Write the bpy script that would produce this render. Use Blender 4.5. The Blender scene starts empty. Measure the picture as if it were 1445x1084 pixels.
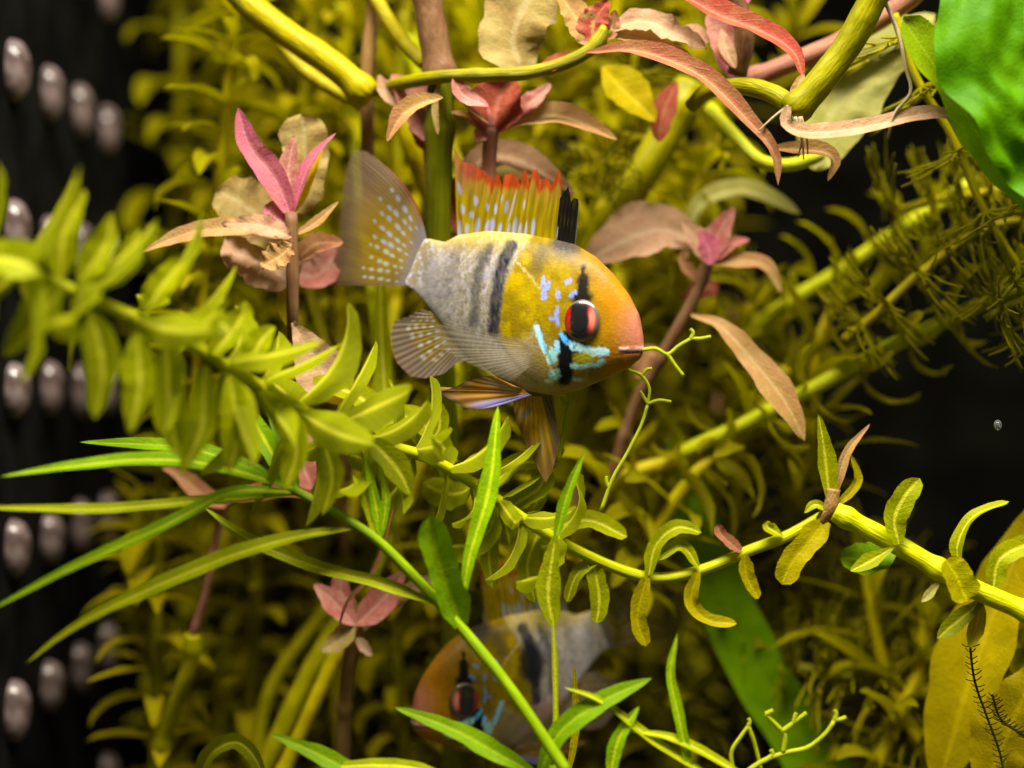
import bpy, math, random
import numpy as np
from mathutils import Vector, Matrix

random.seed(7); rng = np.random.default_rng(7)
PX = 1e-4                      # one design unit = 0.1 mm
D0 = 2000.0                    # camera to fish plane, design units
scene = bpy.context.scene
C = scene.collection

# ------------------------------------------------------------------ camera
cam_d = bpy.data.cameras.new('camera'); cam = bpy.data.objects.new('camera', cam_d); C.objects.link(cam)
cam.location = (0, -D0*PX, 0); cam.rotation_euler = (math.radians(90), 0, 0)
cam_d.sensor_width = 36; cam_d.lens = 36*D0/1445
cam_d.clip_start = 0.005; cam_d.clip_end = 10
cam_d.dof.use_dof = True; cam_d.dof.focus_distance = 0.197; cam_d.dof.aperture_fstop = 6.5
scene.camera = cam
# ------------------------------------------------------------------ light: dim room light and the tank's lamp
w = bpy.data.worlds.new('World'); scene.world = w; w.use_nodes = True
w.node_tree.nodes['Background'].inputs[0].default_value = (1.0, 0.95, 0.78, 1)
w.node_tree.nodes['Background'].inputs[1].default_value = 0.11
ld = bpy.data.lights.new('tank_lamp', 'AREA'); ld.shape = 'RECTANGLE'; ld.size = 0.34; ld.size_y = 0.09
ld.energy = 7.9; ld.color = (1.0, 0.93, 0.80)
lo = bpy.data.objects.new('tank_lamp', ld); C.objects.link(lo); lo.location = (0.01, -0.125, 0.29)
lo.rotation_euler = (math.radians(-22), 0, 0)
scene.view_settings.view_transform = 'Standard'; scene.view_settings.look = 'None'
scene.view_settings.exposure = 0.0; scene.view_settings.gamma = 1.0; scene.view_settings.use_curve_mapping = False
scene.render.engine = 'CYCLES'
scene.cycles.transparent_max_bounces = 12; scene.cycles.max_bounces = 7; scene.cycles.diffuse_bounces = 3; scene.cycles.glossy_bounces = 2

# ------------------------------------------------------------------ helpers
def P(px, py, d=0.0):
    """a point that stands d mm behind the fish plane"""
    m = (D0 + d*10)/D0
    return np.array([(px-722.5)*m*PX, d*1e-3, (542-py)*m*PX])

def path(pts, d=0.0):
    return np.array([P(p[0], p[1], p[2] if len(p) > 2 else d) for p in pts])

def spline(pts, n):
    pts = np.asarray(pts, float)
    if len(pts) == 2:
        t = np.linspace(0, 1, n)[:, None]; return pts[0]*(1-t)+pts[1]*t
    ext = np.vstack([2*pts[0]-pts[1], pts, 2*pts[-1]-pts[-2]])
    seg = np.linalg.norm(np.diff(pts, axis=0), axis=1); cum = np.r_[0, np.cumsum(seg)]
    out = []
    for s in np.linspace(0, cum[-1], n):
        i = min(max(np.searchsorted(cum, s)-1, 0), len(seg)-1)
        t = (s-cum[i])/seg[i] if seg[i] > 0 else 0
        p0, p1, p2, p3 = ext[i:i+4]
        out.append(0.5*((2*p1)+(-p0+p2)*t+(2*p0-5*p1+4*p2-p3)*t*t+(-p0+3*p1-3*p2+p3)*t**3))
    return np.array(out)

def unit(v):
    n = np.linalg.norm(v, axis=-1, keepdims=True); return v/np.maximum(n, 1e-12)

def tangents(p):
    return unit(np.gradient(p, axis=0))

def thing(name, label, cat, loc=(0, 0, 0), group=None):
    o = bpy.data.objects.new(name, None); o.empty_display_size = 0.005; C.objects.link(o); o.location = Vector(loc)
    o['label'] = label; o['category'] = cat
    if group: o['group'] = group
    return o

def mk_mesh(name, v, f, mat, uv=None, smooth=True):
    me = bpy.data.meshes.new(name); me.from_pydata([tuple(x) for x in v], [], [tuple(x) for x in f]); me.materials.append(mat)
    if smooth: me.polygons.foreach_set('use_smooth', [True]*len(me.polygons))
    if uv is not None:
        l = me.uv_layers.new(name='UVMap'); idx = np.empty(len(me.loops), dtype=np.int32); me.loops.foreach_get('vertex_index', idx)
        l.data.foreach_set('uv', np.asarray(uv, float)[idx].ravel())
    return me

def link(name, me, parent=None, mw=None):
    o = bpy.data.objects.new(name, me); C.objects.link(o)
    if parent: o.parent = parent
    if mw is not None: o.matrix_basis = mw
    return o

def part(name, v, f, mat, parent, uv=None, smooth=True, kind=None):
    """v in world metres; the parent chain carries no rotation"""
    off = np.zeros(3); p = parent
    while p: off = off+np.array(p.location); p = p.parent
    o = link(name, mk_mesh(name, np.asarray(v)-off, f, mat, uv, smooth), parent)
    if kind: o['kind'] = kind
    return o

def grid_faces(a, b, wrap=False):
    f = []
    for i in range(a-1):
        for j in range(b if wrap else b-1):
            k = (j+1) % b
            f.append((i*b+j, i*b+k, (i+1)*b+k, (i+1)*b+j))
    return f

def tube(p, r, ns=10, caps=True):
    p = np.asarray(p); n = len(p); r = np.broadcast_to(r, n); t = tangents(p)
    ref = np.array([0.31, -0.8, 0.5]); a = unit(np.cross(t[0], ref)); fr = []
    for i in range(n):
        a = unit(a-t[i]*np.dot(a, t[i])); fr.append((a, np.cross(t[i], a)))
    v = []; uv = []
    for i in range(n):
        for j in range(ns):
            q = 2*math.pi*j/ns
            v.append(p[i]+r[i]*(math.cos(q)*fr[i][0]+math.sin(q)*fr[i][1])); uv.append((j/ns, i/(n-1)))
    f = grid_faces(n, ns, True)
    if caps:
        v.append(p[0]); v.append(p[-1]); uv += [(0, 0), (0, 1)]; k = n*ns
        for j in range(ns):
            f.append((k, (j+1) % ns, j)); f.append((k+1, (n-1)*ns+j, (n-1)*ns+(j+1) % ns))
    return v, f, uv

def vnoise(x, y, seed=0):
    def h(i, j): return np.modf(np.abs(np.sin(i*127.1+j*311.7+seed*17.3)*43758.5453))[0]
    i, j = np.floor(x), np.floor(y); fx, fy = x-i, y-j; fx = fx*fx*(3-2*fx); fy = fy*fy*(3-2*fy)
    return (h(i, j)*(1-fx)+h(i+1, j)*fx)*(1-fy)+(h(i, j+1)*(1-fx)+h(i+1, j+1)*fx)*fy

PROF = {
 'lance': lambda v: (0.10+0.90*np.sin(np.pi*np.clip(v, 0, 1)**0.85)**0.85)*np.clip((1-v)/0.05, 0, 1)**0.5,
 'strap': lambda v: np.clip(0.35+v/0.25, 0.35, 1)*(np.clip(1-v, 0, 1)/0.30).clip(0, 1)**0.65,
 'blunt': lambda v: np.clip(0.45+v/0.4, 0.45, 1)*np.sqrt(np.clip(1-np.clip((v-0.72)/0.28, 0, 1)**2, 0, 1)),
 'ovate': lambda v: np.sqrt(np.clip(v*1.0+0.02, 0, 1))*np.clip(1-v, 0, 1)**0.5*2.0*(0.9),
 'tear':  lambda v: (0.08+0.92*np.sin(np.pi*np.clip(v, 0, 1)**1.35)**0.8)*np.clip((1-v)/0.04, 0, 1)**0.5,
}

def leaf_geo(c, width, prof='lance', fold=0.25, wave=0.0, wk=5, hint=(0, -1, 0.55), roll=0.0, nu=7, curl=0.0, seed=0, crinkle=0.012):
    """c centre line (n,3) metres, width in metres"""
    n = len(c); t = tangents(c); h = np.array(hint, float); ph = seed*1.7
    v = []; uv = []
    for i in range(n):
        s = i/(n-1); side = np.cross(t[i], h); L = np.linalg.norm(side)
        side = side/L if L > 1e-3 else np.array([1., 0, 0])
        nr = np.cross(side, t[i]); a = roll if not callable(roll) else roll(s)
        sd = side*math.cos(a)+nr*math.sin(a); nn = nr*math.cos(a)-side*math.sin(a)
        W = 0.5*width*float(PROF[prof](np.array(s)))
        for j in range(nu):
            u = 2*j/(nu-1)-1
            off = fold*(abs(u)**1.4)*W + curl*W*u*u*(-1)
            off += crinkle*width*2*(float(vnoise(np.array(u*4+ph*3+20), np.array(s*11+ph+5), 4))-.5+.5*(float(vnoise(np.array(u*8+ph*3+20), np.array(s*23+ph+5), 5))-.5))
            sp = ph+(2.3 if u > 0 else 0)
            off += (wave+0.018)*width*(abs(u)**1.5)*(0.55*math.sin(wk*4.1*s+sp)+0.4*math.sin(wk*7.3*s+2.1*sp)+0.25*math.sin(wk*12.7*s+3.7*sp))
            off -= 0.05*width*math.exp(-(u/0.18)**2)*(W/(0.5*width+1e-9))
            uu = u*(1+0.07*math.sin(7*s+sp*3)+0.05*math.sin(17*s+sp*5)+0.03*math.sin(37*s+sp)) + 0.06*math.sin(5*s+ph)*(1-abs(u))
            v.append(c[i]+sd*W*uu+nn*off); uv.append((j/(nu-1), s))
    return np.array(v), grid_faces(n, nu), uv

def leaf(parent, pts, width, mat, d=0.0, prof='lance', n=22, name='leaf', label=None, **k):
    c = spline(path(pts, d), n); mid = c[n//2][1]
    v, f, uv = leaf_geo(c, width*PX*(D0*PX+mid)/(D0*PX), prof, **k)
    o = part(name, v, f, mat, parent, uv)
    if label: o['label'] = label
    return o

def stem(parent, pts, r, mat, d=0.0, n=None, name='stem', nodes=0, ns=12, r1=None):
    p0 = path(pts, d); L = np.linalg.norm(np.diff(p0, axis=0), axis=1).sum()
    n = n or int(min(90, max(14, L/(8*PX)))); c = spline(p0, n); s = np.linspace(0, 1, n)
    rr = r*PX*(1-s)+(r1 if r1 is not None else r)*PX*s
    rr = rr*(1+0.018*np.sin(s*17+r)+0.012*np.sin(s*41))
    if nodes:
        for q in np.linspace(0.06, 0.94, nodes): rr = rr*(1+0.22*np.exp(-((s-q)*L/(r*PX)/0.7)**2))
    v, f, uv = tube(c, rr, ns); return part(name, v, f, mat, parent, uv), c

# ------------------------------------------------------------------ materials
def nn(nt, t, x=0, y=0, **k):
    n = nt.nodes.new(t)
    for a, b in k.items(): setattr(n, a, b)
    return n

def base_mat(name):
    m = bpy.data.materials.new(name); m.use_nodes = True; nt = m.node_tree
    return m, nt, nt.nodes['Principled BSDF'], nt.nodes['Material Output']

def mixc(nt, fac, a, b, mode='MIX'):
    n = nn(nt, 'ShaderNodeMix', data_type='RGBA', blend_type=mode)
    for s, x in ((n.inputs[0], fac), (n.inputs[6], a), (n.inputs[7], b)):
        if hasattr(x, 'links') or isinstance(x, bpy.types.NodeSocket): nt.links.new(x, s)
        elif isinstance(x, (int, float)): s.default_value = x
        else: s.default_value = (*x, 1) if len(x) == 3 else x
    return n.outputs[2]

def math_n(nt, op, a, b=None, clamp=False):
    n = nn(nt, 'ShaderNodeMath', operation=op, use_clamp=clamp)
    for s, x in zip(n.inputs, (a, b)):
        if x is None: continue
        if isinstance(x, bpy.types.NodeSocket): nt.links.new(x, s)
        else: s.default_value = x
    return n.outputs[0]

def ramp(nt, x, lo, hi):
    n = nn(nt, 'ShaderNodeMapRange'); n.clamp = True; n.interpolation_type = 'SMOOTHSTEP'
    nt.links.new(x, n.inputs[0]); n.inputs[1].default_value = lo; n.inputs[2].default_value = hi
    return n.outputs[0]

def leaf_mat(name, c1, c2, vein, trans=0.45, rough=0.42, spot=None, spot_amt=0.5, veins=0.6, scale=260, midw=0.07, tint=None, side=0.14):
    m, nt, b, out = base_mat(name)
    tc = nn(nt, 'ShaderNodeTexCoord'); uvs = nn(nt, 'ShaderNodeSeparateXYZ'); nt.links.new(tc.outputs['UV'], uvs.inputs[0])
    oi = nn(nt, 'ShaderNodeObjectInfo')
    n1 = nn(nt, 'ShaderNodeTexNoise', noise_dimensions='4D'); n1.inputs['Scale'].default_value = scale; n1.inputs['Detail'].default_value = 4
    nt.links.new(tc.outputs['Object'], n1.inputs['Vector']); nt.links.new(math_n(nt, 'MULTIPLY', oi.outputs['Random'], 40.0), n1.inputs['W'])
    col = mixc(nt, ramp(nt, n1.outputs[0], 0.32, 0.68), c1, c2)
    col = mixc(nt, math_n(nt, 'MULTIPLY', oi.outputs['Random'], 0.55), col, c2)
    if spot:
        n2 = nn(nt, 'ShaderNodeTexNoise', noise_dimensions='4D'); n2.inputs['Scale'].default_value = scale*0.55; n2.inputs['Detail'].default_value = 6; n2.inputs['Roughness'].default_value = 0.7
        nt.links.new(tc.outputs['Object'], n2.inputs['Vector']); nt.links.new(math_n(nt, 'MULTIPLY', oi.outputs['Random'], 71.0), n2.inputs['W'])
        col = mixc(nt, math_n(nt, 'MULTIPLY', ramp(nt, n2.outputs[0], 0.45, 0.62), spot_amt), col, spot)
    if tint:                                   # tips age into another pigment
        col = mixc(nt, math_n(nt, 'MULTIPLY', ramp(nt, uvs.outputs[1], 0.35, 1.0), 0.8), col, tint)
    au = math_n(nt, 'ABSOLUTE', math_n(nt, 'SUBTRACT', uvs.outputs[0], 0.5))
    mid = math_n(nt, 'SUBTRACT', 1.0, ramp(nt, au, midw*0.25, midw))
    # side veins running out from the midrib
    sv = math_n(nt, 'SINE', math_n(nt, 'MULTIPLY', math_n(nt, 'SUBTRACT', uvs.outputs[1], math_n(nt, 'ADD', math_n(nt, 'MULTIPLY', au, 0.35), math_n(nt, 'MULTIPLY', n1.outputs[0], 0.07))), 62.0))
    svm = math_n(nt, 'MULTIPLY', math_n(nt, 'MULTIPLY', ramp(nt, sv, 0.70, 1.0), ramp(nt, n1.outputs[0], 0.35, 0.6)), side)
    col = mixc(nt, svm, col, vein)
    col = mixc(nt, math_n(nt, 'MULTIPLY', mid, veins), col, vein)
    # fine grain
    n3 = nn(nt, 'ShaderNodeTexNoise'); n3.inputs['Scale'].default_value = 2600; n3.inputs['Detail'].default_value = 3
    nt.links.new(tc.outputs['Object'], n3.inputs['Vector'])
    col = mixc(nt, math_n(nt, 'MULTIPLY', ramp(nt, n3.outputs[0], 0.45, 0.75), 0.28), col, tuple(x*0.45 for x in c1))
    nt.links.new(col, b.inputs['Base Color']); b.inputs['Roughness'].default_value = rough; b.inputs['Specular IOR Level'].default_value = 0.08
    bp = nn(nt, 'ShaderNodeBump'); bp.inputs['Strength'].default_value = 0.55; bp.inputs['Distance'].default_value = 0.0006
    h = math_n(nt, 'ADD', n1.outputs[0], math_n(nt, 'ADD', math_n(nt, 'MULTIPLY', n3.outputs[0], 0.3), math_n(nt, 'MULTIPLY', svm, 0.5)))
    nt.links.new(h, bp.inputs['Height']); nt.links.new(bp.outputs[0], b.inputs['Normal'])
    tr = nn(nt, 'ShaderNodeBsdfTranslucent'); nt.links.new(col, tr.inputs[0]); nt.links.new(bp.outputs[0], tr.inputs[1])
    mx = nn(nt, 'ShaderNodeMixShader'); mx.inputs[0].default_value = trans
    nt.links.new(b.outputs[0], mx.inputs[1]); nt.links.new(tr.outputs[0], mx.inputs[2]); nt.links.new(mx.outputs[0], out.inputs[0])
    return m

def stem_mat(name, c1, c2, rough=0.35, trans=0.2, scale=300):
    m, nt, b, out = base_mat(name)
    tc = nn(nt, 'ShaderNodeTexCoord'); mp = nn(nt, 'ShaderNodeMapping'); nt.links.new(tc.outputs['UV'], mp.inputs[0]); mp.inputs[3].default_value = (14, 5, 1)
    n1 = nn(nt, 'ShaderNodeTexNoise'); n1.inputs['Scale'].default_value = 2.0; n1.inputs['Detail'].default_value = 5; nt.links.new(mp.outputs[0], n1.inputs[0])
    n2 = nn(nt, 'ShaderNodeTexNoise'); n2.inputs['Scale'].default_value = scale; n2.inputs['Detail'].default_value = 4; nt.links.new(tc.outputs['Object'], n2.inputs[0])
    f = math_n(nt, 'MULTIPLY', math_n(nt, 'ADD', n1.outputs[0], n2.outputs[0]), 0.5)
    col = mixc(nt, ramp(nt, f, 0.35, 0.62), c1, c2); nt.links.new(col, b.inputs['Base Color'])
    b.inputs['Roughness'].default_value = rough; b.inputs['Specular IOR Level'].default_value = 0.12
    bp = nn(nt, 'ShaderNodeBump'); bp.inputs['Strength'].default_value = 0.6; bp.inputs['Distance'].default_value = 0.0004
    nt.links.new(n1.outputs[0], bp.inputs['Height']); nt.links.new(bp.outputs[0], b.inputs['Normal'])
    tr = nn(nt, 'ShaderNodeBsdfTranslucent'); nt.links.new(col, tr.inputs[0])
    mx = nn(nt, 'ShaderNodeMixShader'); mx.inputs[0].default_value = trans
    nt.links.new(b.outputs[0], mx.inputs[1]); nt.links.new(tr.outputs[0], mx.inputs[2]); nt.links.new(mx.outputs[0], out.inputs[0])
    return m

def plain_mat(name, c1, c2, rough=0.5, scale=80, bump=0.2, spec=0.5):
    m, nt, b, out = base_mat(name)
    tc = nn(nt, 'ShaderNodeTexCoord'); n1 = nn(nt, 'ShaderNodeTexNoise'); n1.inputs['Scale'].default_value = scale; n1.inputs['Detail'].default_value = 6
    nt.links.new(tc.outputs['Object'], n1.inputs[0]); nt.links.new(mixc(nt, ramp(nt, n1.outputs[0], 0.35, 0.65), c1, c2), b.inputs['Base Color'])
    b.inputs['Roughness'].default_value = rough; b.inputs['Specular IOR Level'].default_value = spec
    bp = nn(nt, 'ShaderNodeBump'); bp.inputs['Strength'].default_value = bump; bp.inputs['Distance'].default_value = 0.0005
    nt.links.new(n1.outputs[0], bp.inputs['Height']); nt.links.new(bp.outputs[0], b.inputs['Normal'])
    return m

M = {}
M['yg'] = leaf_mat('yellow_green_leaf', (0.50, 0.43, 0.0009), (0.30, 0.29, 0.0006), (0.70, 0.62, 0.0045), 0.5)
M['yg2'] = leaf_mat('lime_leaf', (0.45, 0.48, 0.0015), (0.29, 0.33, 0.001), (0.82, 0.80, 0.05), 0.55, midw=0.11, veins=0.85)
M['olive'] = leaf_mat('olive_leaf', (0.52, 0.43, 0.001), (0.30, 0.26, 0.001), (0.62, 0.52, 0.004), 0.5)
M['gold'] = leaf_mat('golden_leaf', (0.58, 0.44, 0.0012), (0.40, 0.32, 0.0009), (0.70, 0.55, 0.0045), 0.5)
M['green'] = leaf_mat('bright_green_leaf', (0.34, 0.56, 0.003), (0.22, 0.42, 0.002), (0.70, 0.80, 0.02), 0.45, midw=0.13, side=0.05, veins=0.8)
M['green2'] = leaf_mat('lime_strap_leaf', (0.46, 0.52, 0.003), (0.32, 0.38, 0.002), (0.74, 0.74, 0.03), 0.45, midw=0.13, side=0.05, veins=0.8)
M['dkgreen'] = leaf_mat('deep_green_leaf', (0.20, 0.34, 0.002), (0.12, 0.23, 0.001), (0.34, 0.46, 0.006), 0.4, midw=0.10, side=0.1)
M['big'] = leaf_mat('broad_green_leaf', (0.13, 0.34, 0.001), (0.07, 0.24, 0.001), (0.22, 0.42, 0.004), 0.5, scale=140, midw=0.015, side=0.05)
M['lobe'] = leaf_mat('lime_lobe_leaf', (0.27, 0.40, 0.003), (0.20, 0.32, 0.002), (0.36, 0.46, 0.02), 0.5, midw=0.04)
M['ribbon'] = leaf_mat('ribbon_leaf', (0.22, 0.40, 0.001), (0.14, 0.30, 0.001), (0.26, 0.44, 0.004), 0.45, midw=0.03, side=0.0)
M['mag']    = leaf_mat('magenta_leaf', (0.55, 0.10, 0.20), (0.46, 0.13, 0.17), (0.66, 0.28, 0.32), 0.35, spot=(0.50, 0.20, 0.16), spot_amt=0.5)
M['pink']   = leaf_mat('pink_leaf', (0.55, 0.20, 0.17), (0.45, 0.13, 0.10), (0.66, 0.40, 0.32), 0.35, spot=(0.62, 0.38, 0.28), spot_amt=0.6)
M['red']    = leaf_mat('red_leaf', (0.42, 0.07, 0.045), (0.28, 0.05, 0.03), (0.5, 0.20, 0.12), 0.35, spot=(0.40, 0.16, 0.07), spot_amt=0.5)
M['tan']    = leaf_mat('tan_leaf', (0.52, 0.33, 0.13), (0.42, 0.24, 0.07), (0.62, 0.45, 0.2), 0.35, spot=(0.45, 0.16, 0.08), spot_amt=0.55)
M['cream'] = leaf_mat('cream_leaf', (0.47, 0.37, 0.13), (0.38, 0.27, 0.08), (0.52, 0.43, 0.2), 0.4, spot=(0.30, 0.17, 0.05), spot_amt=0.6, scale=380)
M['beige']  = leaf_mat('beige_pink_leaf', (0.56, 0.38, 0.22), (0.50, 0.27, 0.16), (0.6, 0.45, 0.28), 0.35, spot=(0.34, 0.20, 0.09), spot_amt=0.6, scale=420)
M['brown']  = leaf_mat('brown_leaf', (0.36, 0.18, 0.07), (0.25, 0.10, 0.045), (0.42, 0.26, 0.12), 0.3, spot=(0.40, 0.10, 0.06), spot_amt=0.5)
M['palegr'] = leaf_mat('pale_green_leaf', (0.52, 0.50, 0.15), (0.42, 0.42, 0.09), (0.6, 0.58, 0.22), 0.5, spot=(0.40, 0.33, 0.08), spot_amt=0.5)
M['s_yel'] = stem_mat('yellow_stem', (0.52, 0.42, 0.0012), (0.36, 0.31, 0.0009))
M['s_olive'] = stem_mat('olive_stem', (0.32, 0.29, 0.0012), (0.20, 0.19, 0.0009))
M['s_dkol'] = stem_mat('dark_olive_stem', (0.13, 0.14, 0.0018), (0.09, 0.10, 0.0015))
M['s_green']= stem_mat('green_stem', (0.28, 0.42, 0.0030), (0.20, 0.33, 0.0022))
M['s_lime'] = stem_mat('lime_stem', (0.52, 0.54, 0.0030), (0.40, 0.44, 0.0018))
M['s_brown']= stem_mat('brown_stem', (0.24, 0.13, 0.06), (0.17, 0.08, 0.035))
M['s_pink'] = stem_mat('pink_stem', (0.45, 0.20, 0.13), (0.32, 0.13, 0.08))
M['s_root'] = stem_mat('pale_root', (0.55, 0.46, 0.26), (0.42, 0.33, 0.16))
M['s_tan']  = stem_mat('tan_stem', (0.40, 0.24, 0.08), (0.28, 0.15, 0.05))
M['s_ricc'] = stem_mat('lime_strand', (0.55, 0.60, 0.0150), (0.42, 0.48, 0.0075), trans=0.35)
M['algae']  = stem_mat('dark_algae', (0.06, 0.05, 0.012), (0.03, 0.03, 0.008))
M['needle'] = stem_mat('needle_green', (0.48, 0.42, 0.0012), (0.30, 0.28, 0.0009), trans=0.4)
M['black'] = plain_mat('black_wall', (0.003, 0.003, 0.002), (0.006, 0.006, 0.004), 0.8, 60, spec=0.0)
M['plastic'] = plain_mat('black_plastic', (0.004, 0.004, 0.004), (0.009, 0.009, 0.008), 0.6, 90, 0.12, spec=0.02)
M['stud'] = plain_mat('pearly_stud', (0.20, 0.15, 0.14), (0.07, 0.045, 0.04), 0.2, 420, 0.15)
M['soil']   = plain_mat('dark_soil', (0.03, 0.022, 0.012), (0.012, 0.010, 0.006), 0.9, 300, 1.0)

# ------------------------------------------------------------------ setting
def box(x0, x1, y0, y1, z0, z1):
    v = [(x, y, z) for x in (x0, x1) for y in (y0, y1) for z in (z0, z1)]
    f = [(0, 1, 3, 2), (4, 6, 7, 5), (0, 4, 5, 1), (2, 3, 7, 6), (0, 2, 6, 4), (1, 5, 7, 3)]
    return v, f
o = part('back_wall', *box(-0.30, 0.30, 0.175, 0.181, -0.125, 0.16), M['black'], None, smooth=False); o['kind'] = 'structure'
nx, ny = 90, 60; gx = np.linspace(-0.30, 0.30, nx); gy = np.linspace(-0.10, 0.175, ny)
v = [(x, y, -0.118+0.003*math.sin(x*90)*math.cos(y*70)+0.0015*random.random()) for x in gx for y in gy]
o = part('substrate', v, grid_faces(nx, ny), M['soil'], None); o['kind'] = 'structure'
# side panel with rows of pearly oval studs
pan = thing('filter_panel', 'black plastic side panel studded with rows of pearly ovals', 'panel', (-0.083, 0.07, -0.125))
v, f = box(-0.088, -0.0815, -0.06, 0.174, -0.1245, 0.16)
part('panel_face', v, f, M['plastic'], pan, smooth=False)
sv = []; A, B = 14, 20
for i in range(A+1):
    th = (math.pi/2)*i/A
    for j in range(B):
        q = 2*math.pi*j/B
        sv.append((0.0030*math.cos(th)**0.8, 0.0031*math.sin(th)*math.cos(q), 0.0050*math.sin(th)*math.sin(q)*(1-0.08*math.sin(q))))
stud_me = mk_mesh('stud', sv, grid_faces(A+1, B, True), M['stud'])
for c in range(4):
    yy = 0.030+0.0175*c; xx = -0.0812+0.0007*c*0
    for r in range(-5, 4):
        zz = -0.0005-0.026*r+random.uniform(-.0006, .0006)
        if zz < -0.118: continue
        mw = Matrix.Translation(Vector((xx, yy, zz))-pan.location) @ Matrix.Rotation(random.uniform(-.06, .06), 4, 'X') @ Matrix.Diagonal((1, 1, random.uniform(.9, 1.05), 1))
        link('stud', stud_me, pan, mw)

# ------------------------------------------------------------------ fish
def sm(a, b, x): t = np.clip((x-a)/(b-a), 0, 1); return t*t*(3-2*t)
def seg_d(x, y, pts):
    d = np.full(np.shape(x), 1e9)
    for (x0, y0), (x1, y1) in zip(pts[:-1], pts[1:]):
        dx, dy = x1-x0, y1-y0; t = np.clip(((x-x0)*dx+(y-y0)*dy)/(dx*dx+dy*dy+1e-9), 0, 1)
        d = np.minimum(d, np.hypot(x-x0-t*dx, y-y0-t*dy))
    return d
def line(x, y, pts, r, s=3.0): return 1-sm(r-s, r+s, seg_d(x, y, pts))
def blob(x, y, cx, cy, rx, ry, s=0.35, ang=0.0):
    c, q = math.cos(ang), math.sin(ang); u = ((x-cx)*c+(y-cy)*q)/rx; w_ = (-(x-cx)*q+(y-cy)*c)/ry
    return 1-sm(1-s, 1+s, np.hypot(u, w_))
TOP = [(572, 398), (578, 385), (588, 360), (598, 337), (606, 337), (628, 342), (647, 332), (689, 326), (741, 330), (783, 338), (812, 345), (840, 362), (863, 385), (887, 416), (901, 444), (906, 470), (908, 490)]
BOT = [(572, 402), (580, 406), (595, 420), (614, 444), (638, 476), (666, 505), (703, 533), (741, 551), (779, 558), (816, 550), (854, 535), (887, 519), (902, 507), (906, 500), (908, 492)]
WID = [(572, .6), (585, 2), (598, 4), (608, 8), (640, 18), (690, 31), (740, 39), (790, 42), (830, 38), (860, 31), (885, 22), (898, 14), (905, 8), (908, 1.5)]
PSI = math.radians(22); CS, SN = math.cos(PSI), math.sin(PSI)

def fL(px, py, y):
    """design point (photo-plane unit) at lateral offset y -> fish local"""
    px, py, y = np.broadcast_arrays(np.asarray(px, float), np.asarray(py, float), np.asarray(y, float))
    x = (px-740)/CS
    for _ in range(4):
        m = (D0-x*SN+y*CS)/D0; wx = (px-722.5)*m-17.5; x = (wx-y*SN)/CS
    m = (D0-x*SN+y*CS)/D0
    return np.stack([x, y, (542-py)*m-92], -1)
def fProj(v):
    x, y, z = v[..., 0], v[..., 1], v[..., 2]; m = (D0-x*SN+y*CS)/D0
    return (x*CS+y*SN+17.5)/m+722.5, 542-(z+92)/m

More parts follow.
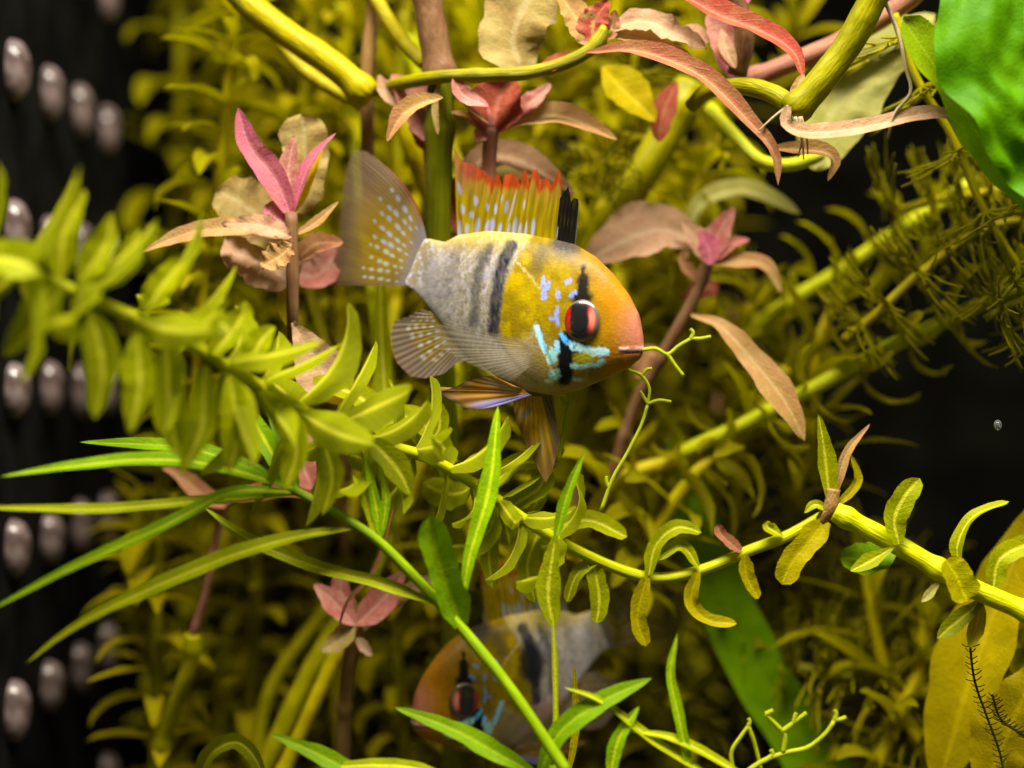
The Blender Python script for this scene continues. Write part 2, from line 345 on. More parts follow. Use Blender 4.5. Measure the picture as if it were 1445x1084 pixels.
def body_paint(x, y, pale):
    x0_, y0_ = x, y; x = x0_+3.2*(vnoise(x0_/4.5, y0_/4.5, 21)-.5)+2.0*(vnoise(x0_/2.2, y0_/2.2, 22)-.5); y = y0_+3.2*(vnoise(x0_/4.5, y0_/4.5, 23)-.5)+2.0*(vnoise(x0_/2.2, y0_/2.2, 24)-.5)
    n1 = vnoise(x/3.0, y/9.0, 1); n2 = vnoise(x/14, y/14, 2); n3 = vnoise(x/2.0, y/2.2, 3)
    col = np.zeros(x.shape+(3,))
    def lay(c, a): 
        nonlocal col
        col = col*(1-a[..., None])+np.array(c)*a[..., None]
    lay((0.37, 0.32, 0.24), np.ones_like(x))
    xr, yr = x*0.82+y*0.57, -x*0.57+y*0.82
    st = vnoise(xr/2.6, yr/11.0, 6); st2 = vnoise(xr/4.5, yr/5.0, 8); scal = np.sin((xr+0.15*n2*40)/1.25)*np.sin((yr-0.1*n2*40)/1.35)
    lay((0.60, 0.55, 0.46), 0.75*sm(0.55, 0.85, st)); lay((0.17, 0.15, 0.13), 0.7*sm(0.58, 0.9, st2)); lay((0.13, 0.11, 0.10), 0.35*sm(.2, .9, scal)*sm(600, 640, x))
    lay((0.52, 0.50, 0.66), 0.45*sm(0.6, 0.85, vnoise(x/5, y/6, 9)))
    lay((0.42, 0.40, 0.50), 0.4*(1-sm(600, 670, x)))
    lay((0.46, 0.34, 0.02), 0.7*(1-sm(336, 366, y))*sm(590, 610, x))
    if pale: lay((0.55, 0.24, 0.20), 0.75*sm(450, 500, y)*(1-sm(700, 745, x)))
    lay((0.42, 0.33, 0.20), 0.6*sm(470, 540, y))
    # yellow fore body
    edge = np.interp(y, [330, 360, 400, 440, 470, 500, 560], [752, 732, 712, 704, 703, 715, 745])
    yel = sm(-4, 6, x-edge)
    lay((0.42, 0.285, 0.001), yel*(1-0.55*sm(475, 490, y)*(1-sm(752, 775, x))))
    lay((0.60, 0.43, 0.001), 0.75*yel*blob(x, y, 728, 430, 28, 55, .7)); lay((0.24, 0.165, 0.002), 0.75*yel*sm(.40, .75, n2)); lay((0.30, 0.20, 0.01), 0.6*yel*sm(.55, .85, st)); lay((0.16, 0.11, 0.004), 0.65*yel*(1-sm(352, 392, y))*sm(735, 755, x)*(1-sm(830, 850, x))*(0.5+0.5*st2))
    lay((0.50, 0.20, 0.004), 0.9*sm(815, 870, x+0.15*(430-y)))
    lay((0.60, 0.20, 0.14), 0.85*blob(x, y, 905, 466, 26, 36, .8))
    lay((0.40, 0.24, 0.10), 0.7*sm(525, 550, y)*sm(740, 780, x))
    lay((0.50, 0.40, 0.24), 0.5*blob(x, y, 752, 520, 30, 40, .6))
    lay((0.52, 0.34, 0.05), 0.6*line(x, y, [(762, 500), (772, 522), (778, 530)], 8, 4))
    base_d = (x-577)*0.93+(y-402)*0.36
    lay((0.40, 0.29, 0.02), 0.75*(1-sm(0, 26, base_d))*sm(.3, .7, vnoise(xr/3, yr/3, 11))); lay((0.62, 0.62, 0.74), 0.8*(1-sm(4, 30, base_d))*sm(.62, .8, vnoise(xr/3.4, yr/4.5, 12)))
    # bars
    def bar(pts, r, a, s=7): lay((0.035, 0.035, 0.045), a*line(x, y, pts, r, s)*(0.75+0.35*n1))
    bar([(722, 346), (712, 366), (704, 395), (698, 440), (697, 468)], 8.5, 1.0, 4)
    bar([(690, 350), (678, 375), (671, 405), (669, 455)], 7, 0.72, 5)
    bar([(645, 352), (636, 378), (631, 415)], 8, 0.30); bar([(608, 350), (603, 385)], 7, 0.18)
    bar([(768, 352), (760, 372), (757, 386)], 8, 0.5, 8); bar([(790, 342), (805, 346)], 14, 0.85, 8); bar([(790, 350), (812, 360)], 12, 0.35, 12)
    if pale: lay((0.012, 0.012, 0.018), 0.95*blob(x, y, 706, 402, 24, 36, .35, 0.2))
    lay((0.30, 0.16, 0.03), 0.5*blob(x, y, 836, 380, 30, 26, .7))
    lay((0.014, 0.012, 0.010), line(x, y, [(824, 376), (823, 395)], 3.5, 3)+0*x); lay((0.014, 0.012, 0.010), line(x, y, [(823, 395), (822, 425)], 8, 4))
    lay((0.014, 0.012, 0.010), blob(x, y, 821, 421, 16, 10, .4))
    lay((0.010, 0.010, 0.012), line(x, y, [(800, 478), (799, 500), (797, 534)], 11, 3)); lay((0.010, 0.010, 0.012), blob(x, y, 812, 490, 16, 12, .3))
    # iridescent marks
    ir = np.zeros_like(x)
    def blue(c, a):
        nonlocal ir
        lay(c, a); ir = np.maximum(ir, a)
    B1, B2, B3 = (0.17, 0.28, 0.85), (0.10, 0.50, 1.0), (0.34, 0.80, 0.84)
    for p, r in (([(769, 391), (765, 402)], 2.6), ([(772, 402), (767, 414), (769, 418)], 5.0), ([(776, 398), (774, 408)], 2.5), ([(800, 399), (806, 396)], 4), ([(787, 412), (788, 420)], 3.6), ([(805, 418), (811, 413)], 3.8),
                 ([(787, 435), (785, 448)], 3.6), ([(777, 449), (788, 449)], 3), ([(787, 450), (788, 458)], 2.4)):
        blue(B1, line(x, y, p, r*.82-.3, 1.7)*(0.55+0.45*n3))
    for p, r in (([(758, 461), (762, 474), (769, 494)], 4.2), ([(787, 485), (787, 493)], 4)): blue((0.32, 0.68, 1.0), line(x, y, p, r, 1.6))
    blue(B3, blob(x, y, 779, 503, 7, 11, .35)); blue(B3, 0.85*blob(x, y, 783, 528, 8, 7, .5)); blue(B3, .6*blob(x, y, 776, 538, 6, 4, .6))
    blue(B2, line(x, y, [(794, 473), (800, 482), (810, 487)], 3.6, 1.4)); blue((0.50, 0.88, 1.0), line(x, y, [(810, 488), (822, 492), (838, 497), (854, 496)], 5.8, 1.8))
    for p in ((801, 483), (813, 489)): lay((0.02, 0.06, 0.2), .7*blob(x, y, p[0], p[1], 1.6, 5, .5, .6))
    lay((0.52, 0.50, 0.02), blob(x, y, 826, 505, 14, 7.5, .4)); blue(B3, .9*line(x, y, [(808, 516), (822, 518), (842, 515), (852, 510)], 3.2, 2)); blue(B3, .4*blob(x, y, 815, 536, 9, 3, .6))
    blue((0.58, 0.46, 0.52), .85*line(x, y, [(876, 493), (890, 494), (908, 492)], 2.2, 1.8)); lay((0.26, 0.11, 0.04), .6*line(x, y, [(882, 498.5), (908, 498)], 1.4, 1.2))
    # gill cover line
    lay((0.60, 0.52, 0.22), .7*line(x, y, [(727, 368), (745, 384), (762, 408)], 1.3, 1.0)); lay((0.62, 0.56, 0.34), .6*line(x, y, [(742, 482), (752, 472), (756, 464)], 3, 2.5))
    return np.clip(col*(0.90+0.2*n3[..., None]), 0, 1), ir

def attr_col(me, name, rgba):
    a = me.color_attributes.new(name, 'FLOAT_COLOR', 'POINT'); a.data.foreach_set('color', np.asarray(rgba, np.float32).ravel())

def fish_skin_mat():
    m, nt, b, out = base_mat('fish_skin')
    a = nn(nt, 'ShaderNodeVertexColor', layer_name='Col'); nt.links.new(a.outputs[0], b.inputs['Base Color'])
    b.inputs['Roughness'].default_value = 0.38; b.inputs['Specular IOR Level'].default_value = 0.10
    b.inputs['Subsurface Weight'].default_value = 0.05; b.inputs['Subsurface Radius'].default_value = (0.0012, 0.0007, 0.0003); b.inputs['Subsurface Scale'].default_value = 1.0
    nt.links.new(math_n(nt, 'MULTIPLY', a.outputs[1], 0.1), b.inputs['Metallic'])
    tc = nn(nt, 'ShaderNodeTexCoord'); mp = nn(nt, 'ShaderNodeMapping'); nt.links.new(tc.outputs['Object'], mp.inputs[0]); mp.inputs[3].default_value = (1.0, 0.4, 1.25)
    vo = nn(nt, 'ShaderNodeTexVoronoi'); vo.inputs['Scale'].default_value = 1900; nt.links.new(mp.outputs[0], vo.inputs[0])
    bp = nn(nt, 'ShaderNodeBump'); bp.inputs['Strength'].default_value = 0.22; bp.inputs['Distance'].default_value = 0.00010; nt.links.new(vo.outputs[0], bp.inputs['Height']); nt.links.new(bp.outputs[0], b.inputs['Normal'])
    return m
def fin_mat():
    m, nt, b, out = base_mat('fin_membrane')
    a = nn(nt, 'ShaderNodeVertexColor', layer_name='Col'); nt.links.new(a.outputs[0], b.inputs['Base Color']); b.inputs['Roughness'].default_value = 0.35; b.inputs['Specular IOR Level'].default_value = 0.15
    tr = nn(nt, 'ShaderNodeBsdfTranslucent'); nt.links.new(a.outputs[0], tr.inputs[0])
    m1 = nn(nt, 'ShaderNodeMixShader'); m1.inputs[0].default_value = 0.4; nt.links.new(b.outputs[0], m1.inputs[1]); nt.links.new(tr.outputs[0], m1.inputs[2])
    tp = nn(nt, 'ShaderNodeBsdfTransparent'); m2 = nn(nt, 'ShaderNodeMixShader'); nt.links.new(a.outputs[1], m2.inputs[0]); nt.links.new(tp.outputs[0], m2.inputs[1]); nt.links.new(m1.outputs[0], m2.inputs[2]); nt.links.new(m2.outputs[0], out.inputs[0])
    return m
def eye_mat():
    m, nt, b, out = base_mat('fish_eye'); a = nn(nt, 'ShaderNodeVertexColor', layer_name='Col'); nt.links.new(a.outputs[0], b.inputs['Base Color'])
    b.inputs['Roughness'].default_value = 0.22; b.inputs['Coat Weight'].default_value = 0.7; b.inputs['Coat Roughness'].default_value = 0.06
    return m
M['skin'] = fish_skin_mat(); M['fin'] = fin_mat(); M['eye'] = eye_mat()

def poly(pts, n):
    p = np.array(pts, float); s = np.r_[0, np.cumsum(np.hypot(*np.diff(p, axis=0).T))]; q = np.linspace(0, s[-1], n)
    return np.stack([np.interp(q, s, p[:, 0]), np.interp(q, s, p[:, 1])], -1)

def build_fish(label, mw, mirror=False, pale=False, dim=1.0, fin_alpha=1.0):
    root = thing('ram_cichlid', label, 'fish', (0, 0, 0), 'small cichlids among the plants'); root.matrix_world = mw
    root['group'] = 'small cichlids among the plants'
    sg = -1.0 if mirror else 1.0
    def fin_out(v): return np.asarray(v)*np.array([sg, 1, 1])*PX
    # body
    ns, nt_ = 300, 190
    t = np.linspace(0, 1, ns); px = 572+336*(1-(1-t)**1.45)
    def smooth(tab):
        a = np.array(tab, float); y_ = np.interp(px, a[:, 0], a[:, 1]); k = np.hanning(9); k /= k.sum()
        z_ = np.convolve(np.pad(y_, 4, mode='edge'), k, 'valid'); wgt = sm(0.93, 0.985, t); return z_*(1-wgt)+y_*wgt
    T, Bm, W = smooth(TOP), smooth(BOT), smooth(WID)
    th = np.linspace(0, 2*math.pi, nt_, endpoint=False)
    tl, bl = fL(px, T, 0*px), fL(px, Bm, 0*px)
    zc = (tl[:, 2]+bl[:, 2])/2; hh = np.maximum((tl[:, 2]-bl[:, 2])/2, 0.3); xc = (tl[:, 0]+bl[:, 0])/2
    cth, sth = np.cos(th), np.sin(th)
    yy = W[:, None]*np.sign(cth)*np.abs(cth)**0.9; zz = zc[:, None]+hh[:, None]*np.sign(sth)*np.abs(sth)**0.95
    xx = np.repeat(xc[:, None], nt_, 1); V = np.stack([xx, yy, zz], -1)
    near = V.copy(); near[..., 1] = -np.abs(near[..., 1]); qx, qy = fProj(near)
    # gill cover and mouth relief
    sgn = np.sign(V[..., 1])
    gill = sm(-6, 2, qx-np.interp(qy, [360, 400, 450, 480, 530, 560], [730, 708, 700, 704, 745, 790]))*sm(352, 380, qy)*(1-sm(540, 556, qy))
    V[..., 1] += sgn*1.6*gill
    V[..., 1] -= sgn*0.7*line(qx, qy, [(884, 498.5), (908, 498)], 1.5, 1.5); V[..., 1] += sgn*1.0*line(qx, qy, [(878, 493), (908, 492)], 3, 2.5)
    V[..., 1] -= sgn*1.2*line(qx, qy, [(760, 455), (768, 492), (790, 540)], 2.0, 2.5)
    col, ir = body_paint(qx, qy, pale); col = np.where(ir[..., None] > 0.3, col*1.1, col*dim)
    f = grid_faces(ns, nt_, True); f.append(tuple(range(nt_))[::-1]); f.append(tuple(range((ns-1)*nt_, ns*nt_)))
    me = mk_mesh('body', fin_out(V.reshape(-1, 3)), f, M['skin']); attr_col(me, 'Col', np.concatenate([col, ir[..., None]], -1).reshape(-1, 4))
    link('body', me, root)
    # eyes
    k = np.argmin(np.hypot(qx-820, qy-454)+(V[..., 1] > 0)*1e4); ec = V.reshape(-1, 3)[k]
    for s in (-1, 1):
        A_, B_ = 26, 44; ev = []; ecol = []
        for i in range(A_+1):
            a = (math.pi*0.62)*i/A_
            for j in range(B_):
                q = 2*math.pi*j/B_; rr = math.sin(a); X, Z = rr*math.cos(q), rr*math.sin(q)
                ev.append((ec[0]+27*X, s*(abs(ec[1])-3+9.5*math.cos(a)), ec[2]+29*Z))
                R = math.hypot(X, Z); c = np.array((0.48, 0.010, 0.016))
                c = c+(np.array((0.95, 0.28, 0.18))-c)*float(blob(np.array(X), np.array(Z), .66, 0.05, .16, .5, .6))  # pinkish highlight painted into the snout side of the red iris
                c = c+(np.array((0.10, 0.015, 0.012))-c)*float(sm(.40, .80, np.array(abs(Z))))
                band = 1-float(sm(.40, .52, np.array(abs(X+0.02)))); pup = 1-float(sm(.46, .56, np.array(R)))
                c = c*(1-max(band, pup))+np.array((0.010, 0.010, 0.012))*max(band, pup)
                rim = float(sm(.80, .90, np.array(R))); c = c*(1-rim)+np.array((0.17, 0.13, 0.09))*rim
                if i > A_*0.82: c = np.array((0.20, 0.15, 0.06))
                ecol.append((*c*dim, 1))
        me = mk_mesh('eye', fin_out(ev), grid_faces(A_+1, B_, True), M['eye']); attr_col(me, 'Col', ecol); eo = link('eye', me, root)
        pv, pc = [], []
        for i in range(9):
            a = 0.50*i/8
            for j in range(28):
                q = 2*math.pi*j/28; pv.append((ec[0]+27*math.sin(a)*math.cos(q)*.92, s*(abs(ec[1])-3+9.5*math.cos(a)+.35), ec[2]+29*math.sin(a)*math.sin(q)*1.1)); pc.append((.008, .008, .010, 1))
        pm = mk_mesh('pupil', fin_out(pv), grid_faces(9, 28, True), M['eye']); attr_col(pm, 'Col', pc); link('pupil', pm, eo)
    # fins
    def fin(name, base, tip, colf, nu=110, nv=36, yf=None, bow=None, rays=22, amp=0.8, alpha=1.0):
        b_, t_ = poly(base, nu), poly(tip, nu); u = np.linspace(0, 1, nu)[:, None]; v_ = np.linspace(0, 1, nv)[None]
        gx = b_[:, :1]*(1-v_)+t_[:, :1]*v_; gy = b_[:, 1:]*(1-v_)+t_[:, 1:]*v_
        if bow is not None: dx, dy = bow(u, v_); gx = gx+dx; gy = gy+dy
        Y = (yf(u, v_) if yf is not None else 0*gx)+amp*np.sin(u*rays*2*math.pi)*sm(0, .25, v_)
        Y = np.broadcast_to(Y, gx.shape); L_ = fL(gx, gy, Y); uu, vv = np.broadcast_arrays(u, v_)
        c, a = colf(gx, gy, uu, vv); ray = 0.5+0.5*np.sin(uu*rays*2*math.pi+0.6*np.sin(vv*5))
        c = c*(0.84+0.24*ray[..., None])*dim; fine = vnoise(uu*rays*5, vv*4, 31); c = c*(0.80+0.4*fine[..., None]); a = np.clip(a*(0.92+0.12*ray), 0, 1)*fin_alpha
        me = mk_mesh(name, fin_out(L_.reshape(-1, 3)), grid_faces(nu, nv), M['fin']); attr_col(me, 'Col', np.concatenate([np.clip(c, 0, 1), a[..., None]], -1).reshape(-1, 4))
        return link(name, me, root)
    def L3(c, a, col): return c*(1-a[..., None])+np.array(col)*a[..., None]
    # tail
    def tailc(x, y, u, v):
        c = np.zeros(x.shape+(3,))+np.array((0.27, 0.185, 0.11)); al = np.full(x.shape, 0.90)
        yel = blob(u, v, .56, .36, .42, .42, .5); c = L3(c, .95*yel, (0.46, 0.30, 0.002)); al = np.maximum(al, .92*yel)
        c = L3(c, .8*(1-sm(.05, .26, v)), (0.36, 0.33, 0.38)); al = np.maximum(al, 1-sm(.1, .3, v))
        k = 0
        for i, uu in enumerate(np.linspace(.12, .92, 9)):
            for vv in np.arange(.16+.05*(i % 2), .66, .10):
                rr = (1-abs(vv-.38)/.34)*(1-0.5*abs(uu-.5)); k += 1
                if rr < .12: continue
                cx, cy = uu+.012*math.sin(k*7.1), vv+.01*math.sin(k*3.3)
                c = L3(c, .95*blob(u, v, cx, cy, .022*rr+.006, .034*rr+.010, .4), (0.60, 0.62, 0.82) if uu < .55 else (0.74, 0.73, 0.68)); 
        c = L3(c, .75*(1-sm(.015, .05, u))*sm(.05, .3, v)*(1-sm(.6, .9, v)), (0.42, 0.09, 0.03)); c = L3(c, .6*(1-sm(.0, .10, u))*sm(.5, .9, v), (0.22, 0.13, 0.07))
        return c, al*(1-0.2*sm(.8, 1, v))
    fin('tail_fin', [(602, 335), (592, 365), (577, 403)], [(517, 214), (506, 212), (496, 217), (490, 237), (484, 270), (480, 310), (478, 345), (468, 372), (457, 394), (457, 402)], tailc, 200, 90,
        yf=lambda u, v: 26*v*v+5*np.sin(u*5)*v, bow=lambda u, v: (16*np.sin(np.pi*v)*(1-u)**3, -8*np.sin(np.pi*v)*(1-u)**3+1*np.sin(np.pi*v)*u), rays=38, amp=0.4)
    # dorsal
    def dorc(x, y, u, v):
        c = np.zeros(x.shape+(3,))+np.array((0.42, 0.30, 0.002)); al = np.full(x.shape, .93)
        c = L3(c, .5*(1-sm(0, .3, v)), (0.60, 0.46, 0.002)); c = L3(c, .5*sm(.45, .75, v), (0.42, 0.24, 0.03)); c = L3(c, .92*sm(.76, .88, v-.06*np.sin(u*40)), (0.50, 0.045, 0.006))
        c = L3(c, .6*(1-sm(.05, .2, u))*sm(.5, .8, v), (0.48, 0.15, 0.08)); al = al-.25*(1-sm(0, .12, u))*sm(.5, 1, v)
        for k, (uu, vv, a_, b_) in enumerate([(.03, .08, .018, .12), (.10, .10, .02, .07), (.19, .14, .022, .13), (.29, .15, .024, .10), (.335, .17, .026, .12), (.42, .10, .018, .09), (.50, .11, .015, .12), (.56, .14, .022, .14), (.62, .10, .016, .11), (.68, .11, .012, .12), (.745, .15, .018, .15),
                    (.06, .36, .02, .06), (.04, .60, .02, .07), (.13, .30, .02, .05), (.15, .52, .02, .07), (.25, .5, .02, .06), (.34, .48, .018, .09), (.44, .46, .014, .1), (.48, .5, .008, .25), (.62, .55, .010, .08), (.40, .62, .01, .07)]):
            c = L3(c, (.95 if vv < .3 else .7)*blob(u, v, uu, vv, a_, b_, .4), (0.52, 0.57, 0.88))
        c = L3(c, .8*(sm(.975, .995, u))*(1-sm(.2, .5, v)), (0.55, 0.62, 0.72))
        return c, al
    fin('dorsal_fin', [(645, 336), (680, 331), (740, 333), (786, 341)], [(641, 208), (648, 222), (654, 229), (672, 231), (676, 240), (683, 240), (688, 250), (694, 247), (697, 258), (700, 246), (704, 247), (708, 262), (712, 247), (724, 245), (731, 250), (734, 262), (738, 241), (743, 240), (747, 258), (752, 240), (758, 239), (763, 256), (768, 252), (773, 251), (778, 264), (784, 250), (789, 237), (793, 262)], dorc, 260, 60,
        yf=lambda u, v: 8*v*v*np.sin(u*3), rays=15, amp=0.25)
    o = fin('dorsal_spine', [(784, 339), (797, 342), (812, 347)], [(790, 280), (796, 272), (802, 263), (806, 285), (810, 279), (816, 281), (817, 290)], lambda x, y, u, v: (L3(np.zeros(x.shape+(3,))+np.array((0.014, 0.013, 0.012)), .7*(1-sm(0.02, .10, u))*(1-sm(.1, .4, v))+.5*sm(.93, .99, u), (0.42, 0.42, 0.40)), np.full(x.shape, .98)), 70, 30, yf=lambda u, v: -3*v, rays=5, amp=1.0)
    o['label'] = 'black leading spines of the dorsal fin'
    # anal
    def anac(x, y, u, v):
        c = np.zeros(x.shape+(3,))+np.array((0.30, 0.225, 0.17)); al = np.full(x.shape, .93)
        yl = (1-sm(.45, .75, v))*(1-sm(.5, .8, u)); c = L3(c, .9*yl, (0.40, 0.27, 0.03)); k = 0
        for i, uu in enumerate((.04, .11, .18, .26, .34, .43, .53, .63)):
            for vv in np.arange(.16+.06*(i % 2), .80-.35*uu, .15):
                k += 1; c = L3(c, .9*blob(u, v, uu+.008*math.sin(k*5), vv, .022, .045, .4), (0.66, 0.64, 0.64))
        return L3(c, .6*sm(.95, .99, v), (0.38, 0.20, 0.12)), al
    fin('anal_fin', [(612, 441), (632, 468), (665, 505)], [(598, 436), (590, 438), (577, 447), (556, 453), (551, 472), (554, 495), (560, 512), (579, 531), (599, 534), (625, 528), (645, 512), (664, 507)], anac, 150, 60, yf=lambda u, v: -4*v, rays=24, amp=0.4)
    # pectoral
    def pecc(x, y, u, v): return np.zeros(x.shape+(3,))+np.array((0.50, 0.44, 0.33)), 0.42*sm(0, .22, v)*(1-.35*v)*(1-.5*sm(.6, 1, u))*sm(0, .08, u)*(1-.4*sm(.9, 1, u))*(1-.8*sm(.93, 1, v))
    fin('pectoral_fin', [(752, 482), (755, 500), (752, 514)], [(640, 454), (612, 458), (606, 472), (618, 492), (650, 508), (690, 528), (722, 540)], pecc, 110, 40, yf=lambda u, v: -48-16*np.sin(v*1.6)-4*v, rays=17, amp=0.2)
    # pelvic
    def pelc(x, y, u, v):
        c = np.zeros(x.shape+(3,))+np.array((0.56, 0.27, 0.025)); c = L3(c, .7*sm(.6, 1, v), (0.20, 0.11, 0.06))
        st = sm(.3, .8, np.sin(u*26+3*v))*sm(.05, .2, v)*(1-sm(.6, .9, v)); c = L3(c, .55*st, (0.44, 0.44, 0.52))
        c = L3(c, .9*sm(.66, .76, u)*(1-sm(.88, .94, u))*(1-sm(.75, 1, v)), (0.34, 0.34, 0.95)); c = L3(c, .85*sm(.86, .95, u), (0.035, 0.035, 0.06)); c = L3(c, .8*sm(.9, 1, v), (0.07, 0.05, 0.04))
        return c, np.full(x.shape, .95)
    fin('pelvic_fin', [(738, 549), (744, 554), (750, 558)], [(721, 544), (695, 530), (680, 531), (656, 538), (643, 546), (622, 552), (605, 545), (630, 561), (654, 574), (669, 579), (695, 575), (726, 566)], pelc, 150, 40, yf=lambda u, v: -16-14*v, rays=9, amp=0.7)
    def pel2(x, y, u, v):
        c = np.zeros(x.shape+(3,))+np.array((0.58, 0.34, 0.01)); c = L3(c, .8*sm(.55, .9, v), (0.20, 0.11, 0.05)); c = L3(c, .9*sm(.62, .72, u), (0.11, 0.09, 0.075))
        st = sm(.55, .8, np.sin(u*19+6*v+1))*sm(.15, .3, v)*(1-sm(.55, .8, v))*(1-sm(.45, .6, u)); return L3(c, .7*st, (0.22, 0.24, 0.27)), np.full(x.shape, .97)
    fin('pelvic_fin', [(735, 556), (758, 560), (779, 558)], [(724, 566), (728, 596), (739, 619), (752, 647), (764, 672), (770, 681), (778, 668), (786, 640), (789, 619), (784, 588), (780, 562)], pel2, 110, 40, yf=lambda u, v: 8-4*v, rays=10, amp=0.7)
    return root

loc = Vector(((740-722.5)*PX, 0, (542-450)*PX))
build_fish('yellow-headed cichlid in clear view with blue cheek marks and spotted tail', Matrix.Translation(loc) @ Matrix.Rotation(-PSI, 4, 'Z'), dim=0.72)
l2 = Vector(P(719, 970, 17))
build_fish('dim cichlid lurking below the clear one, half hidden behind a green stem', Matrix.Translation(l2) @ Matrix.Rotation(math.radians(1), 4, 'Y') @ Matrix.Rotation(math.radians(26), 4, 'Z') @ Matrix.Scale(0.92, 4), mirror=True, pale=True, dim=0.8, fin_alpha=0.7)

# ------------------------------------------------------------------ leaf templates for whorled stems
def tmpl(curl, wr, fold, wave, seed, mat, prof='lance', n=13, nu=5):
    s = np.linspace(0, 1, n); ang = 0.25-curl*s**1.2
    x = np.r_[0, np.cumsum(np.cos(ang[:-1]))]/(n-1); z = np.r_[0, np.cumsum(np.sin(ang[:-1]))]/(n-1)
    c = np.stack([x, 0.04*np.sin(3*s+seed), z], -1)
    v, f, uv = leaf_geo(c, wr, prof, fold=fold, wave=wave, wk=3, hint=(0, 0, 1), nu=nu, seed=seed)
    return mk_mesh('leaf', v, f, mat, uv)
TM = {}
def templates(key, wr=0.24, prof='lance', curl=(0.4, 2.0), nu=5, n=13):
    k = (key, wr, prof, curl)
    if k not in TM: TM[k] = [tmpl(curl[0]+(curl[1]-curl[0])*i/5, wr*(0.85+0.08*i), 0.25+0.1*(i % 3), 0.03, i, M[key], prof, n, nu) for i in range(6)]
    return TM[k]

def frame_of(d, up):
    X = unit(d); Z = unit(up-X*np.dot(up, X)); Y = np.cross(Z, X); return np.stack([X, Y, Z], 1)

def whorls(root, c, tmp, length, per=4, spacing=45, open_=80, s0=0.0, s1=1.0, tip_close=True, base_r=6, jitter=0.18, tipscale=0.5):
    seg = np.linalg.norm(np.diff(c, axis=0), axis=1); cum = np.r_[0, np.cumsum(seg)]; L = cum[-1]; t = tangents(c)
    s = s0*L; k = 0; off = np.array(root.location)
    while s <= s1*L:
        i = min(np.searchsorted(cum, s), len(c)-1); tt = t[i]; a = unit(np.cross(tt, [0.3, -0.9, 0.31])); b = np.cross(tt, a)
        fr = s/L; close = max(0, (fr-0.82)/0.18) if tip_close else 0
        for j in range(per):
            q = 2*math.pi*(j+0.5*(k % 2))/per+random.uniform(-.3, .3)+k*0.4
            rad = math.cos(q)*a+math.sin(q)*b; th = math.radians(open_*(1-0.75*close)+random.uniform(-14, 14))
            d = math.cos(th)*tt+math.sin(th)*rad
            R = frame_of(d, tt+1e-3*rad); l = length*PX*(1-(1-tipscale)*close)*random.uniform(1-jitter, 1+jitter)
            mw = Matrix.Translation(Vector(c[i]+rad*base_r*PX*0.7-off)) @ Matrix(R.tolist()).to_4x4() @ Matrix.Diagonal((l, l*random.uniform(.85, 1.15), l, 1))
            link('leaf', random.choice(tmp), root, mw)
        s += spacing*PX*random.uniform(.85, 1.15)*(1-0.5*close); k += 1

def stem_plant(label, pts, r=8, d=0.0, lmat='yg', smat='s_yel', length=80, per=4, spacing=42, open_=80, group='leafy stem plants', name='stem_plant', wr=0.24, prof='lance', curl=(0.4, 2.0), **k):
    root = thing(name, label, 'plant', P(*(pts[0] if len(pts[0]) > 2 else (*pts[0], d))), group)
    o, c = stem(root, pts, r, M[smat], d)
    whorls(root, c, templates(lmat, wr, prof, curl), length, per, spacing, open_, base_r=r, **k)
    return root, c

NT = {}
def needle_whorl(key, n=14, fork=True):
    if key not in NT:
        NT[key] = []
        for q in range(4):
            v, f, uv = [], [], []
            for j in range(n):
                a = 2*math.pi*j/n+random.uniform(-.15, .15); l = random.uniform(.75, 1.1); up = random.uniform(.15, .5)
                def pt(s, da=0): 
                    rr = l*s; return np.array([rr*math.cos(a+da*s), rr*math.sin(a+da*s), up*rr-0.25*rr*rr])
                runs = [[pt(s) for s in np.linspace(0, .5, 4)]]+[[pt(.5)]+[pt(s, sg*.28) for s in np.linspace(.65, 1, 4)] for sg in (-1, 1)] if fork else [[pt(s) for s in np.linspace(0, 1, 7)]]
                for rn in runs:
                    tv, tf, tu = tube(rn, np.linspace(.022, .010, len(rn)), 5); o_ = len(v); v += list(tv); uv += tu; f += [tuple(x+o_ for x in g) for g in tf]
            NT[key].append(mk_mesh('needle_whorl', v, f, M['needle'] if key != 'dark' else M['s_olive'], uv))
    return NT[key]
def needle_plant(label, pts, r=5, d=0.0, smat='s_yel', length=70, spacing=55, n=18, key='n', group='fine needle-leaved water plants'):
    root = thing('needle_plant', label, 'plant', P(*(pts[0] if len(pts[0]) > 2 else (*pts[0], d))), group)
    o, c = stem(root, pts, r, M[smat], d, nodes=0); seg = np.linalg.norm(np.diff(c, axis=0), axis=1); cum = np.r_[0, np.cumsum(seg)]; t = tangents(c); s = spacing*PX*.3
    while s < cum[-1]:
        i = np.searchsorted(cum, s); tt = t[min(i, len(c)-1)]; R = frame_of(np.cross(tt, [.3, -.8, .5]), tt); l = length*PX*random.uniform(.8, 1.15)
        mw = Matrix.Translation(Vector(c[min(i, len(c)-1)]-np.array(root.location))) @ Matrix(R.tolist()).to_4x4() @ Matrix.Rotation(random.uniform(0, 6.28), 4, 'Z') @ Matrix.Scale(l, 4)
        link('needle_whorl', random.choice(needle_whorl(key, n)), root, mw); s += spacing*PX*random.uniform(.8, 1.2)
    return root


